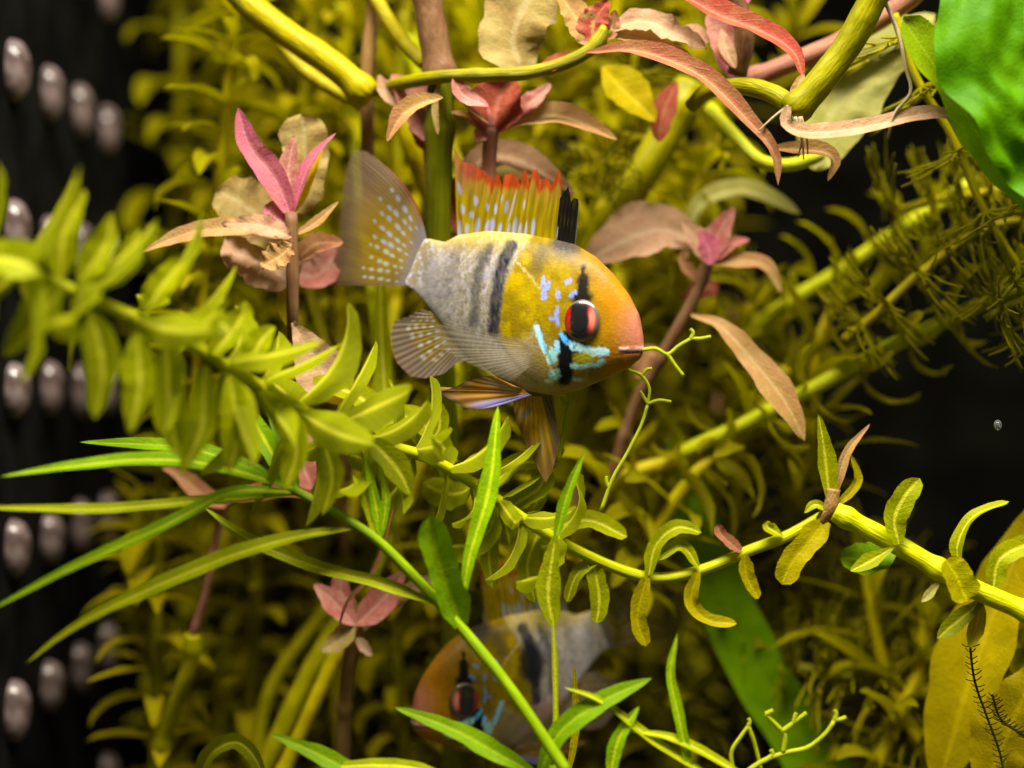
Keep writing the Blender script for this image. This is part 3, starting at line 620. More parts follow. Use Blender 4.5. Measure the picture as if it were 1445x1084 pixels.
# ------------------------------------------------------------------ plants in front and beside the fish
# long leafy stem trailing across, blurred where it comes towards the glass
PA = [(-60, 372, -35.6), (60, 395, -33.3), (170, 440, -29.4), (260, 480, -25.6), (340, 530, -20.9), (430, 580, -14.7), (520, 622, -8.53), (600, 645, -4.65), (680, 690, -1.55), (750, 740, 0), (830, 785, 2), (915, 815, 3), (985, 806, 3), (1060, 776, 3), (1110, 757, 3), (1162, 728, 3)]
ra = thing('trailing_stem_plant', 'long trailing yellow-green stem with curled leaves sagging beneath the clear fish', 'plant', P(*PA[0]), 'leafy stem plants')
o, ca = stem(ra, PA, 8, M['s_lime'], n=120, nodes=0)
whorls(ra, ca, templates('yg2', 0.34, 'lance', (0.1, 1.2)), 138, 4, 66, 78, 0.0, 0.42, False, 8)
whorls(ra, ca, templates('yg2', 0.33, 'blunt', (0.5, 2.0)), 112, 3, 46, 80, 0.43, 0.69, False, 8)
def LF(root, mat, items, d=0.0, **kw):
    for it in items:
        pts, wd = it[0], it[1]; k = dict(kw); 
        if len(it) > 2: k.update(it[2])
        leaf(root, pts, wd, M[k.pop('m', mat)], d=k.pop('d', d), seed=random.random()*6, **k)
LF(ra, 'yg2', [([(85, 395), (92, 330), (120, 268)], 50, {'d': -34.1}), ([(110, 400), (148, 345), (160, 300)], 46, {'d': -32.5}), ([(140, 410), (180, 372), (196, 322)], 44, {'d': -31.8}), ([(205, 440), (240, 390), (264, 362)], 44, {'d': -29.4}), ([(90, 405), (50, 455), (6, 503)], 58, {'d': -35.6}), ([(20, 390), (-20, 420), (-60, 480)], 58, {'d': -36.4}),
  ([(130, 440), (146, 515), (134, 592)], 52, {'d': -33.3}), ([(195, 470), (196, 545), (184, 612)], 48, {'d': -31.8}), ([(235, 490), (240, 575), (252, 645)], 50, {'d': -29.4}), ([(290, 515), (285, 600), (255, 668)], 44, {'d': -27.9}), ([(325, 530), (335, 610), (322, 668)], 46, {'d': -25.6}), ([(395, 565), (418, 630), (402, 692)], 42, {'d': -21.7}), ([(450, 600), (468, 670), (455, 728)], 34, {'d': -17.1}), ([(520, 620), (560, 660), (580, 700)], 40, {'d': -11.6}), ([(300, 500), (340, 450), (345, 425)], 44, {'d': -24.8}), ([(345, 520), (370, 480), (388, 460)], 40, {'d': -21.7}), ([(250, 470), (300, 455), (330, 470)], 44, {'d': -29.4}), ([(60, 385), (10, 365), (-40, 370)], 60, {'d': -38})], -38, prof='lance', fold=.35, hint=(0, -1, .5))
LF(ra, 'yg2', [([(835, 790), (842, 820), (846, 850), (842, 880)], 26, {}), ([(845, 790), (815, 810), (800, 850)], 18, {}), ([(912, 815), (900, 870), (912, 912)], 24, {'m': 'olive'}),
  ([(985, 806), (975, 850), (1000, 875), (1040, 880)], 20, {'m': 'olive'}), ([(915, 812), (925, 770), (955, 745), (990, 752)], 22, {}), ([(985, 800), (960, 770), (925, 790)], 18, {}),
  ([(1105, 757), (1085, 745), (1082, 735)], 20, {'prof': 'tear'}), ([(1045, 778), (1018, 755), (1012, 740)], 18, {'m': 'brown'}), ([(1050, 782), (1055, 815), (1070, 845)], 20, {'m': 'olive'}),
  ([(760, 748), (745, 800), (755, 850)], 30, {}), ([(775, 745), (830, 735), (885, 758)], 30, {}), ([(700, 700), (690, 770), (695, 830)], 26, {}), ([(690, 690), (715, 745), (720, 770)], 28, {}),
  ([(640, 655), (600, 600), (545, 590), (500, 640)], 34, {}), ([(560, 640), (520, 570), (460, 545), (420, 560)], 36, {}), ([(600, 640), (620, 600), (610, 565)], 26, {}),
  ([(690, 690), (730, 655), (790, 655)], 30, {}), ([(720, 715), (760, 690), (770, 660)], 34, {})], 2, prof='blunt', fold=.35, hint=(0, -1, .7))

rc = thing('trailing_stem_plant', 'thick bare lime stem with few blunt leaves beside the dark gap', 'plant', P(1470, 872, -8), 'leafy stem plants')
stem(rc, [(1470, 872, -8), (1376, 832, -6), (1345, 815, -5), (1268, 770, -3), (1178, 722, -1)], 14, M['s_lime'], nodes=3, n=70)
LF(rc, 'yg2', [([(1268, 768), (1262, 735), (1275, 705), (1298, 675)], 32, {'prof': 'blunt'}), ([(1264, 770), (1240, 785), (1200, 806)], 22, {}), ([(1262, 776), (1225, 790), (1185, 788)], 44, {'m': 'dkgreen', 'd': 1, 'prof': 'blunt'}),
  ([(1352, 795), (1352, 765), (1375, 728), (1424, 708)], 22, {'prof': 'blunt', 'roll': .8}), ([(1335, 790), (1350, 815), (1366, 848)], 46, {'prof': 'blunt', 'd': -8, 'm': 'yg'}), ([(1396, 840), (1365, 865), (1322, 902)], 26, {}), ([(1386, 838), (1378, 880), (1368, 915)], 24, {'m': 'olive'}),
  ([(1402, 835), (1410, 790), (1445, 770), (1470, 772)], 30, {'prof': 'blunt'}), ([(1330, 815), (1310, 840), (1300, 850)], 12, {'m': 'palegr'})], -5, prof='tear', fold=.3)
rb = thing('leafy_shoot', 'small upright shoot with two narrow leaves at the joint of two lime stems', 'plant', P(1170, 728, 0))
stem(rb, [(1160, 735, 1), (1172, 715, 0), (1176, 690, 0)], 10, M['s_tan'])
LF(rb, 'yg2', [([(1172, 712), (1165, 650), (1155, 585)], 26, {'fold': .7}), ([(1176, 705), (1195, 640), (1228, 598)], 14, {'m': 'tan'}), ([(1166, 735), (1145, 760), (1120, 790), (1103, 825)], 36, {'prof': 'blunt', 'm': 'olive'}), ([(1180, 715), (1210, 680), (1200, 640)], 14, {'m': 'olive'}), ([(1170, 720), (1150, 712), (1135, 724)], 14, {})], 0)

# narrow-leaved green plant
rd = thing('narrow_leaf_plant', 'bright green stem fanning long narrow leaves towards the black panel', 'plant', P(800, 1090, -16))
stem(rd, [(800, 1090, -16), (720, 972, -14), (650, 885, -12), (600, 830, -12), (535, 765, -12), (480, 728, -12), (412, 690, -12)], 8, M['s_green'], r1=6, n=60)
LF(rd, 'green', [([(425, 692, -12), (300, 656, -13), (200, 648, -15), (100, 658, -17), (0, 673, -20)], 25, {}), ([(410, 690, -11), (330, 652, -9), (250, 630, -8), (112, 624, -6)], 22, {'m': 'dkgreen', 'prof': 'strap'}),
  ([(425, 697, -12), (300, 706, -13), (150, 718, -16), (60, 718, -18), (-40, 716, -20)], 17, {'m': 'green2', 'prof': 'strap'}), ([(425, 695, -12), (330, 694, -14), (230, 742, -17), (100, 802, -20), (-15, 862, -22)], 21, {}),
  ([(505, 745, -12), (420, 757, -14), (310, 790, -16), (160, 855, -18), (90, 895, -19), (37, 936, -20)], 26, {'m': 'green2'}), ([(615, 852, -12), (540, 825, -11), (440, 798, -10), (350, 760, -10), (288, 716, -9)], 20, {'m': 'green2', 'prof': 'strap'}),
  ([(538, 765), (528, 700), (514, 640)], 14, {}), ([(530, 760), (520, 715), (498, 670)], 16, {'m': 'green2'}), ([(536, 765), (545, 705), (536, 655)], 13, {}),
  ([(650, 882, -12), (632, 830, -13), (615, 775, -14), (606, 728, -15)], 46, {'m': 'dkgreen', 'prof': 'blunt', 'fold': .6}), ([(650, 880, -12), (662, 790, -12), (690, 690, -11), (703, 572, -9)], 26, {'m': 'green', 'prof': 'tear', 'fold': .5}),
  ([(415, 690, -11), (385, 640, -9), (340, 560, -6)], 30, {'m': 'green'}), ([(420, 690), (400, 620, -8), (375, 575, -6)], 24, {'m': 'dkgreen'})], -12, hint=(0, -1, .8), n=30)

rg = thing('narrow_leaf_plant', 'low tuft of green strap leaves in front of the dim fish', 'plant', P(790, 1180, -14))
stem(rg, [(790, 1180, -14), (786, 1120, -14), (783, 1080, -13)], 9, M['s_green'])
LF(rg, 'green', [([(760, 1095), (790, 1035), (850, 990), (920, 957)], 34, {'m': 'dkgreen'}), ([(760, 1095), (700, 1062), (640, 1030), (556, 998)], 30, {'m': 'dkgreen'}), ([(860, 1100), (872, 1045), (902, 996)], 22, {}),
  ([(783, 1095, -12), (784, 980, -11), (780, 862, -10)], 8, {'m': 'green2', 'prof': 'strap'}), ([(781, 885, -10), (774, 830, -10), (784, 752, -10)], 33, {'m': 'yg2'}), ([(783, 765, -10), (800, 700, -9), (824, 640, -8)], 17, {'m': 'dkgreen', 'fold': .6}), ([(976, 1100), (958, 1010), (946, 950), (956, 893)], 17, {}), ([(520, 1100), (450, 1065), (382, 1036)], 26, {'m': 'dkgreen'}),
  ([(1010, 1100), (930, 1050), (850, 990), (795, 970)], 14, {'m': 'green2'}), ([(1060, 1100), (960, 1045), (880, 1030)], 14, {'m': 'green2'}), ([(640, 1100), (560, 1080), (440, 1084)], 20, {'m': 'green2'}), ([(800, 1100), (812, 1030), (810, 935)], 12, {'m': 'olive', 'd': -5})], -13, hint=(0, -1, .8), n=26)

rt = thing('strap_leaf', 'single pale green strap leaf standing behind the spotted tail', 'leaf', P(552, 640, 6))
leaf(rt, [(556, 660, 12), (545, 580, 14), (539, 490, 16), (537, 400, 17), (533, 370, 18)], 25, M['yg2'], prof='strap', name='blade', fold=.2)

# ------------------------------------------------------------------ red and pink plants
r1 = thing('red_stem_plant', 'magenta-tipped shoot with withered beige lower leaves left of the spotted tail', 'plant', P(430, 1200, 14), 'red-leaved plants')
stem(r1, [(430, 1160, 95), (425, 900, 90), (420, 640, 62), (415, 520, 20), (413, 470, 6), (413, 380, 4), (411, 300, 4)], 9, M['s_brown'], nodes=6, n=90)
LF(r1, 'mag', [([(410, 305), (388, 255), (352, 205), (336, 152)], 40, {'fold': .5}), ([(410, 302), (407, 245), (416, 190)], 30, {'m': 'pink', 'd': 5, 'fold': .4}), ([(413, 300), (428, 250), (446, 218), (474, 188)], 26, {'roll': .6}), ([(416, 300), (432, 255), (455, 210)], 22, {'m': 'gold', 'd': 6}),
  ([(413, 328), (400, 312), (374, 290)], 34, {'prof': 'blunt', 'wave': .1}), ([(418, 300), (432, 240), (425, 160)], 66, {'m': 'cream', 'd': 9, 'prof': 'blunt', 'wave': .08}),
  ([(410, 335), (340, 322), (270, 328), (198, 356)], 30, {'m': 'tan', 'wave': .03}), ([(405, 345), (360, 300), (305, 268)], 78, {'m': 'cream', 'd': 9, 'prof': 'blunt', 'wave': .1}), ([(412, 335), (370, 318), (312, 316)], 30, {'m': 'beige', 'wave': .15, 'd': 2}),
  ([(410, 400), (380, 370), (318, 335)], 86, {'m': 'beige', 'd': 8, 'prof': 'blunt', 'wave': .07}), ([(412, 345), (395, 360), (368, 378)], 42, {'m': 'tan', 'wave': .12, 'd': 1}), ([(415, 332), (448, 312), (478, 284)], 15, {'m': 'tan'}), ([(418, 368), (445, 345), (485, 342)], 34, {'m': 'brown', 'd': 6}),
  ([(418, 385), (450, 385), (490, 340)], 58, {'m': 'pink', 'd': 14}), ([(413, 455), (440, 500), (458, 530), (492, 570)], 74, {'m': 'beige', 'd': 3, 'prof': 'tear', 'wave': .05}), ([(405, 460), (402, 420), (408, 370)], 22, {'m': 'gold', 'd': 9})], 4, hint=(0, -1, .4))

r2 = thing('red_stem_plant', 'sprawling stem with red and tan leaves above the dorsal fin', 'plant', P(560, 112, 12), 'red-leaved plants')
stem(r2, [(520, 130, 16), (575, 116, 9), (630, 108, 5), (690, 106, 4), (745, 103, 4), (800, 88, 4), (838, 66, 4), (856, 40, 4)], 10, M['s_olive'], nodes=3)
LF(r2, 'red', [([(735, 98), (722, 55), (740, 10), (770, -30)], 100, {'m': 'cream', 'd': 8, 'prof': 'blunt', 'wave': .04}), ([(760, 103), (778, 92), (812, 74)], 24, {}), ([(838, 68), (818, 30), (785, -15)], 48, {'m': 'tan', 'wave': .06}), ([(836, 66), (838, 35), (858, 0)], 44, {'wave': .08}), ([(842, 64), (862, 40), (868, 14)], 26, {'m': 'brown', 'wave': .1}),
  ([(858, 42), (905, 30), (950, 45), (998, 68)], 44, {'m': 'beige', 'wave': .12}), ([(860, 50), (905, 55), (985, 84)], 26, {'m': 'tan', 'wave': .06}), ([(828, 74, 3), (900, 72, 0), (985, 105, -3), (1050, 165, -5), (1092, 215, -6), (1098, 262, -6)], 34, {'m': 'brown', 'wave': .02, 'fold': .6}), ([(640, 108), (655, 135), (690, 150)], 26, {'m': 'pink'}), ([(850, 95), (885, 130), (925, 172)], 62, {'m': 'gold', 'd': 14})], 4)
r3 = thing('red_stem_plant', 'small red rosette sitting just above the dorsal fin', 'plant', P(690, 330, 12), 'red-leaved plants')
stem(r3, [(692, 420, 18), (690, 300, 12), (690, 230, 10), (694, 178, 8)], 11, M['s_pink'])
LF(r3, 'red', [([(692, 190), (700, 155), (722, 100)], 78, {'fold': .4}), ([(694, 188), (672, 150), (642, 116)], 30, {'m': 'pink'}), ([(692, 192), (660, 165), (635, 158)], 15, {'m': 'tan'}), ([(700, 186), (745, 168), (800, 166), (872, 198)], 38, {'m': 'tan', 'fold': .5}), ([(708, 170), (745, 148), (778, 118)], 32, {'m': 'pink', 'wave': .06}), ([(690, 195), (680, 190), (672, 200)], 26, {'m': 'pink'}),
  ([(640, 262), (690, 222), (745, 232), (812, 275)], 44, {'m': 'beige', 'd': 14, 'fold': .5}), ([(655, 300), (700, 262), (760, 250), (790, 290)], 50, {'m': 'cream', 'd': 16}), ([(650, 330), (634, 285), (640, 250)], 28, {'d': 13})], 8)
r4 = thing('red_stem_plant', 'faded pink leaves clasping the thick upright brown stem', 'plant', P(606, 190, 14), 'red-leaved plants')
stem(r4, [(610, 420, 20), (606, 240, 14), (600, 180, 12), (590, 140, 11)], 8, M['s_pink'])
LF(r4, 'pink', [([(605, 200), (585, 145), (552, 105)], 52, {}), ([(625, 138), (590, 148), (566, 165), (546, 200)], 30, {'m': 'tan', 'd': 3, 'fold': .6}), ([(606, 215), (600, 180), (600, 150)], 44, {'m': 'red', 'd': 13}), ([(560, 150), (545, 130), (535, 105)], 22, {'m': 'beige'})], 11)
r5 = thing('red_stem_plant', 'red twisting leaves hanging from the top beside the thick green stem', 'plant', P(985, -30, 4), 'red-leaved plants')
stem(r5, [(1010, -60, 6), (1045, 20, 7), (1050, 60, 8), (1040, 105, 10)], 15, M['s_brown'])
LF(r5, 'red', [([(930, -30, 4), (1005, 15, 2), (1070, 42, 0), (1118, 72, -2), (1134, 112, -3)], 40, {'fold': .5}), ([(1035, 95), (1015, 50), (1005, 0)], 40, {'m': 'pink', 'd': 8}), ([(1038, 96), (1025, 70), (1018, 40)], 22, {'m': 'beige', 'd': 7}), ([(1000, 60), (975, 45), (955, 55)], 26, {'m': 'beige', 'd': 9}), ([(1035, 110), (1020, 70), (1030, 20)], 30, {'m': 'mag', 'd': 12}), ([(1060, -20), (1030, 15), (1000, 20)], 30, {'m': 'mag', 'd': 12})], 5)
r6 = thing('red_stem_plant', 'small pink rosette on a bent brown stem ahead of the fish', 'plant', P(880, 620, 22), 'red-leaved plants')
stem(r6, [(840, 760, 26), (890, 590, 22), (930, 510, 19), (975, 430, 17), (1000, 368, 16)], 10, M['s_brown'], nodes=4)
LF(r6, 'pink', [([(1000, 372), (1012, 335), (1036, 292)], 34, {}), ([(1000, 372), (985, 340), (962, 312)], 34, {'m': 'beige'}), ([(1002, 374), (1000, 350), (988, 325)], 32, {'m': 'mag', 'd': 14}), ([(1004, 368), (1030, 345), (1058, 338)], 22, {}), ([(1004, 372), (1055, 368), (1085, 378), (1102, 414)], 26, {'m': 'tan'}), ([(985, 398), (965, 370), (970, 350)], 20, {'m': 'brown'}),
  ([(975, 445, 14), (1020, 462, 10), (1080, 530, 7), (1112, 575, 6), (1135, 622, 6)], 44, {'m': 'tan', 'prof': 'tear', 'wave': .03}), ([(935, 505), (915, 500), (900, 535)], 30, {'m': 'brown', 'd': 20}), ([(985, 345, 18), (940, 325, 18), (890, 332, 18), (820, 372, 19)], 84, {'m': 'beige', 'fold': .2}), ([(965, 425), (1000, 405), (1010, 420)], 30, {'m': 'red', 'd': 22}), ([(930, 200), (935, 160), (955, 115)], 36, {'m': 'red', 'd': 16})], 16)
r7 = thing('red_stem_plant', 'pale pink shoot on a jointed stem beside the dim fish', 'plant', P(480, 1200, 22), 'red-leaved plants')
stem(r7, [(480, 1220, 22), (484, 1080, 18), (488, 970, 15), (502, 880, 12)], 11, M['s_tan'], nodes=4)
LF(r7, 'pink', [([(502, 882), (472, 850), (443, 824)], 34, {}), ([(502, 882), (535, 852), (572, 806)], 44, {}), ([(502, 878), (485, 860), (478, 800)], 36, {'d': 14}), ([(500, 880), (478, 905), (452, 918)], 34, {'m': 'cream'}), ([(512, 890), (560, 845), (610, 820), (655, 818)], 22, {'m': 'beige', 'd': 13}), ([(504, 900), (515, 915), (525, 926)], 16, {'m': 'beige'}), ([(475, 900), (490, 850), (530, 800), (560, 700)], 6, {'m': 'brown', 'd': 4})], 11)
r8 = thing('red_stem_plant', 'thin reddish jointed stem rising behind the long narrow leaves', 'plant', P(225, 1200, 30), 'red-leaved plants')
stem(r8, [(215, 1220, 34), (225, 1080, 30), (245, 1000, 27), (268, 940, 25), (272, 895, 24)], 13, M['s_olive'], nodes=3)
stem(r8, [(272, 897, 24), (292, 830, 22), (303, 770, 20), (318, 715, 18), (360, 690, 17)], 6, M['s_pink'], nodes=3)
LF(r8, 'pink', [([(318, 716), (290, 700), (250, 668), (228, 660)], 26, {'m': 'brown'}), ([(330, 705), (390, 690), (450, 700)], 28, {'m': 'red'}), ([(440, 690), (432, 670), (420, 640)], 40, {'d': 12, 'm': 'pink'}), ([(445, 650), (440, 620), (425, 600)], 40, {'d': 14, 'm': 'tan'})], 17)

# ------------------------------------------------------------------ thick stems along the top
def bare(label, pts, r, mat, d, nodes=2, r1=None):
    t_ = thing('water_stem', label, 'stem', P(*(pts[0] if len(pts[0]) > 2 else (*pts[0], d))), 'bare thick stems'); stem(t_, pts, r, M[mat], d, nodes=nodes, r1=r1, name='stalk'); return t_
bs = bare('thick upright stem, brown above and dark green below, behind the tail and dorsal fin', [(590, -60, 9), (608, 30, 9), (622, 112, 9)], 22, 's_brown', 9)
stem(bs, [(622, 110, 9), (620, 220, 10), (618, 330, 11), (622, 480, 14), (640, 900, 24), (640, 1240, 30)], 20, M['s_dkol'], name='stalk', nodes=3)
LF(bs, 'cream', [([(618, 190), (614, 150), (622, 108)], 10, {}), ([(640, 125), (660, 150), (690, 175)], 8, {})], 6)
bare('fat yellow stem slanting down from the top to the pink leaves', [(300, -60, 16), (345, 0, 15), (405, 48, 14), (470, 92, 13), (522, 138, 13)], 21, 's_yel', 14)
bare('thinner yellow stem running just under the fat slanting one', [(385, 40, 22), (420, 90, 21), (465, 124, 20), (515, 148, 20)], 11, 's_yel', 20)
bare('slim yellow stem leaning into the thick brown upright one', [(505, -50, 16), (540, 15, 15), (572, 62, 14), (604, 92, 13)], 11, 's_yel', 14)
bare('straight tan stalk rising between two slanting yellow stems', [(522, 330, 22), (518, 120, 18), (528, 0, 18), (530, -60, 18)], 11, 's_tan', 18)
bare('short yellow stub descending behind the spotted tail', [(560, 120, 24), (578, 190, 22), (600, 250, 24), (630, 330, 28)], 19, 's_yel', 22)
b = bare('broad olive stalk leaning behind the black dorsal spines', [(975, 120, 26), (930, 205, 25), (880, 290, 25), (840, 370, 28), (780, 700, 40)], 27, 's_olive', 25)
bare('thin golden stalk leaning beside the broad olive one', [(960, 200, 32), (900, 250, 32), (860, 330, 34)], 9, 's_yel', 30)
bare('straight pink stalk crossing behind the pale broad leaf', [(1050, 115, 15), (1110, 92, 14), (1180, 62, 12), (1260, 15, 10), (1330, -40, 8)], 15, 's_pink', 12)
gs = bare('thick olive green stem bent at a rooting node near the broad green leaf', [(1260, -60, -8), (1205, 50, -6), (1150, 125, -5), (1116, 160, -4)], 20, 's_olive', -5, 2)
stem(gs, [(1118, 150, -3), (1090, 132, -1), (1050, 122, 2), (1000, 128, 6), (975, 150, 9)], 14, M['s_olive'], name='side_branch', r1=11)
for pts in ([(1128, 165), (1132, 195), (1126, 222)], [(1130, 165), (1138, 190), (1140, 218)], [(1122, 165), (1132, 200), (1134, 225)], [(1112, 150), (1092, 165), (1070, 185)], [(1135, 155), (1150, 130), (1162, 112)]): stem(gs, pts, 2.6, M['s_root'], -6, name='root', ns=6, r1=1)
LF(gs, 'beige', [([(1112, 150), (1110, 175), (1140, 187), (1210, 181), (1300, 161), (1340, 163), (1388, 180)], 27, {'prof': 'strap', 'd': -7, 'n': 40, 'hint': (0, -1, .6)}), ([(1085, 210), (1130, 212), (1165, 215), (1178, 230), (1168, 256)], 24, {'m': 'tan', 'd': 2, 'fold': .6}), ([(1150, 240, 14), (1180, 150, 14), (1240, 80, 14), (1320, 20, 14)], 120, {'m': 'palegr', 'wave': .03, 'n': 34}), ([(1118, 152), (1126, 120), (1135, 105)], 18, {'m': 'tan'})], -5)
bare('curved yellow-green stem looping under the rooting node', [(1000, 150, 18), (1040, 195, 15), (1075, 228, 13), (1120, 232, 12), (1160, 216, 12)], 10, 's_lime', 14)
rr_ = thing('hanging_root', 'thin cream root dangling in front of the pale broad leaf', 'root', P(1240, -20, -6)); stem(rr_, [(1238, -20), (1265, 40), (1278, 95), (1285, 130), (1262, 160), (1253, 195)], 3.0, M['s_root'], -7, name='strand', ns=6, r1=2)

# broad green leaf at the top right
rbg = thing('broad_leaf_plant', 'large ruffled bright green leaf hanging in at the upper corner', 'plant', P(1640, -120, -20))
stem(rbg, [(1700, -330, -18), (1620, -260, -12), (1555, -180, -10)], 12, M['s_green'], name='petiole')
leaf(rbg, [(1560, -190, -10), (1470, -50, -13), (1462, 70, -14), (1520, 210, -13), (1610, 330, -10)], 300, M['big'], prof='ovate', n=90, name='blade', fold=-.12, wave=.03, wk=5, nu=45, crinkle=.045)
leaf(rbg, [(1450, 290, -6), (1390, 205, -8), (1330, 105, -9), (1274, 24, -9)], 70, M['lobe'], prof='blunt', n=30, name='blade', wave=.05, wk=3)

# blurred broad blades lower right
rw = thing('ribbon_leaf', 'wide blurred green ribbon leaf passing under the lime stem', 'leaf', P(1200, 1240, 26)); leaf(rw, [(1230, 1200, 28), (1120, 1030, 29), (1045, 900, 30), (990, 760, 34), (945, 590, 40)], 84, M['ribbon'], prof='strap', name='blade', fold=.15, n=30)
ry = thing('broad_leaf_plant', 'large yellowing leaf standing below the thick lime stem', 'plant', P(1330, 1240, 12)); stem(ry, [(1330, 1240, 12), (1335, 1150, 12), (1340, 1090, 12)], 12, M['s_yel'], name='petiole')
leaf(ry, [(1325, 1110, 10), (1365, 960, 10), (1415, 830, 10), (1475, 700, 10)], 100, M['gold'], prof='lance', name='blade', hint=(0, -.55, 1), fold=.3, wave=.03, n=30)
leaf(ry, [(1390, 1110, 4), (1425, 1020, 3), (1475, 930, 2)], 90, M['gold'], prof='lance', name='blade', hint=(0, -.55, 1), fold=.2, wave=.05, n=24)
bare('fat olive stem slanting down left of the dim fish', [(500, 850, 30), (440, 945, 28), (390, 1050, 26), (340, 1160, 24)], 17, 's_olive', 28)
bare('yellow stem slanting close beside the fat olive one below', [(480, 910, 24), (440, 1000, 22), (395, 1100, 20)], 12, 's_yel', 22)
bare('dark olive stem slanting behind the pale pink shoot', [(470, 850, 40), (400, 940, 38), (370, 1010, 36), (360, 1120, 34)], 12, 's_olive', 38)
arc = thing('curled_leaf', 'pale lime leaf arching over near the foot of the slanting stems', 'leaf', P(290, 1100, 4)); leaf(arc, [(280, 1100, 8), (300, 1062, 6), (335, 1048, 4), (362, 1075, 2), (372, 1110, 2)], 24, M['yg2'], prof='strap', name='blade', fold=.5)
pl = thing('curled_leaf', 'pale grey-green leaf arching over the dark gap ahead of the fish', 'leaf', P(965, 330, 28)); leaf(pl, [(965, 350, 28), (985, 290, 27), (1040, 268, 26), (1085, 280, 25), (1130, 302, 25)], 34, M['palegr'], prof='tear', name='blade', fold=.4)

# ------------------------------------------------------------------ branching lime strands
def strand(label, runs, r, d):
    t_ = thing('forked_strand', label, 'plant', P(*runs[0][0], d), 'forked lime strands')
    for pts in runs: stem(t_, pts, r, M['s_ricc'], d, name='frond', ns=6, r1=r*.8, n=18)
strand('short forked lime strand touching the mouth of the clear fish', [[(906, 494), (925, 492), (942, 500), (958, 488), (975, 478)], [(975, 478), (978, 470), (974, 464)], [(975, 478), (988, 478), (1003, 475)], [(942, 500), (952, 515), (964, 530)]], 3.2, -7)
strand('long thin lime strand rising beside the pointed fin of the clear fish', [[(848, 722), (865, 675), (885, 640), (905, 600), (914, 570)], [(914, 570), (908, 560), (903, 552)], [(914, 570), (930, 565), (947, 567)], [(860, 690), (856, 680), (856, 672)]], 3.0, -4)
strand('tiny forked lime strand under the chin of the clear fish', [[(788, 650), (795, 615), (798, 590), (800, 575)], [(800, 575), (795, 566), (790, 560)], [(800, 575), (805, 565), (804, 556)]], 3.0, 0)
strand('lime strand dangling under the lower jaw of the clear fish', [[(886, 522), (905, 530), (916, 548), (914, 570)], [(905, 530), (912, 522), (920, 520)]], 2.8, -3)
strand('tangle of forked lime strands low beside the wide ribbon leaf', [[(1040, 1100), (1075, 1075), (1110, 1062), (1140, 1055), (1165, 1035), (1178, 1016)], [(1178, 1016), (1180, 1008), (1178, 1002)], [(1178, 1016), (1187, 1015), (1194, 1012)], [(1105, 1062), (1108, 1042), (1104, 1032), (1080, 1008)], [(1104, 1032), (1120, 1020), (1138, 1006)], [(1080, 1008), (1088, 1004), (1091, 1002)], [(1120, 1020), (1122, 1010), (1124, 1006)], [(1078, 1075), (1090, 1065), (1088, 1058)]], 3.6, -10)
strand('bent lime strand forking beside the tangle low in the plants', [[(1035, 1090), (1032, 1062), (1045, 1040), (1056, 1025)], [(1056, 1025), (1058, 1018), (1056, 1014)], [(1056, 1025), (1065, 1050), (1075, 1090)]], 3.4, -9)

# ------------------------------------------------------------------ fine needle plants on the right
needle_plant('yellow needle-leaved stem slanting past the tip of the broad green leaf', [(1262, 20), (1292, 108), (1345, 195), (1390, 300), (1450, 395), (1500, 470)], 6, 8, 's_yel', 105, 92, 18)
needle_plant('golden needle-leaved side shoot crossing the dark water on the right', [(1560, 300, 14), (1400, 320, 14), (1300, 385, 15), (1240, 440, 16), (1190, 480, 18)], 7, 14, 's_yel', 105, 55, 18)
needle_plant('needle-leaved spray spreading from the right edge over the dark gap', [(1620, 380, 6), (1500, 410, 6), (1430, 430, 8), (1390, 450, 9)], 6, 6, 's_olive', 115, 45, 18)
needle_plant('needle-leaved tuft below the tip of the broad green leaf', [(1480, 240, 20), (1400, 270, 20), (1330, 280, 22), (1260, 300, 24)], 7, 20, 's_yel', 105, 45, 18)
needle_plant('fine needle-leaved stem behind the red rosette above the dorsal fin', [(800, 420, 34), (850, 250, 30), (880, 160, 28), (900, 60, 28)], 6, 30, 's_olive', 70, 50, 16)
needle_plant('needle-leaved stem lying low among the right-hand shadows', [(1480, 960, 34), (1330, 900, 34), (1200, 880, 36), (1080, 900, 40)], 7, 34, 's_olive', 120, 45, 18)
needle_plant('second low needle-leaved stem under the thick lime stem', [(1440, 1120, 24), (1300, 1020, 26), (1210, 960, 28), (1120, 940, 32)], 7, 26, 's_olive', 110, 45, 18)
stem_plant('straight lime stem with sparse drooping leaves crossing the dark gap', [(1560, 360, 18), (1450, 400, 18), (1330, 455, 19), (1245, 495, 20), (1140, 552, 21), (1050, 598, 23), (960, 640, 25)], 12, 20, 'yg', 's_lime', 105, 4, 84, 95, wr=.22, curl=(.8, 2.4))
stem_plant('golden slanting stem with thick curled leaves above the straight lime one', [(1020, 500, 40), (1110, 430, 38), (1190, 380, 36), (1270, 325, 34), (1370, 260, 32)], 13, 36, 'yg', 's_lime', 110, 4, 62, 85, wr=.26, curl=(.6, 2.4))

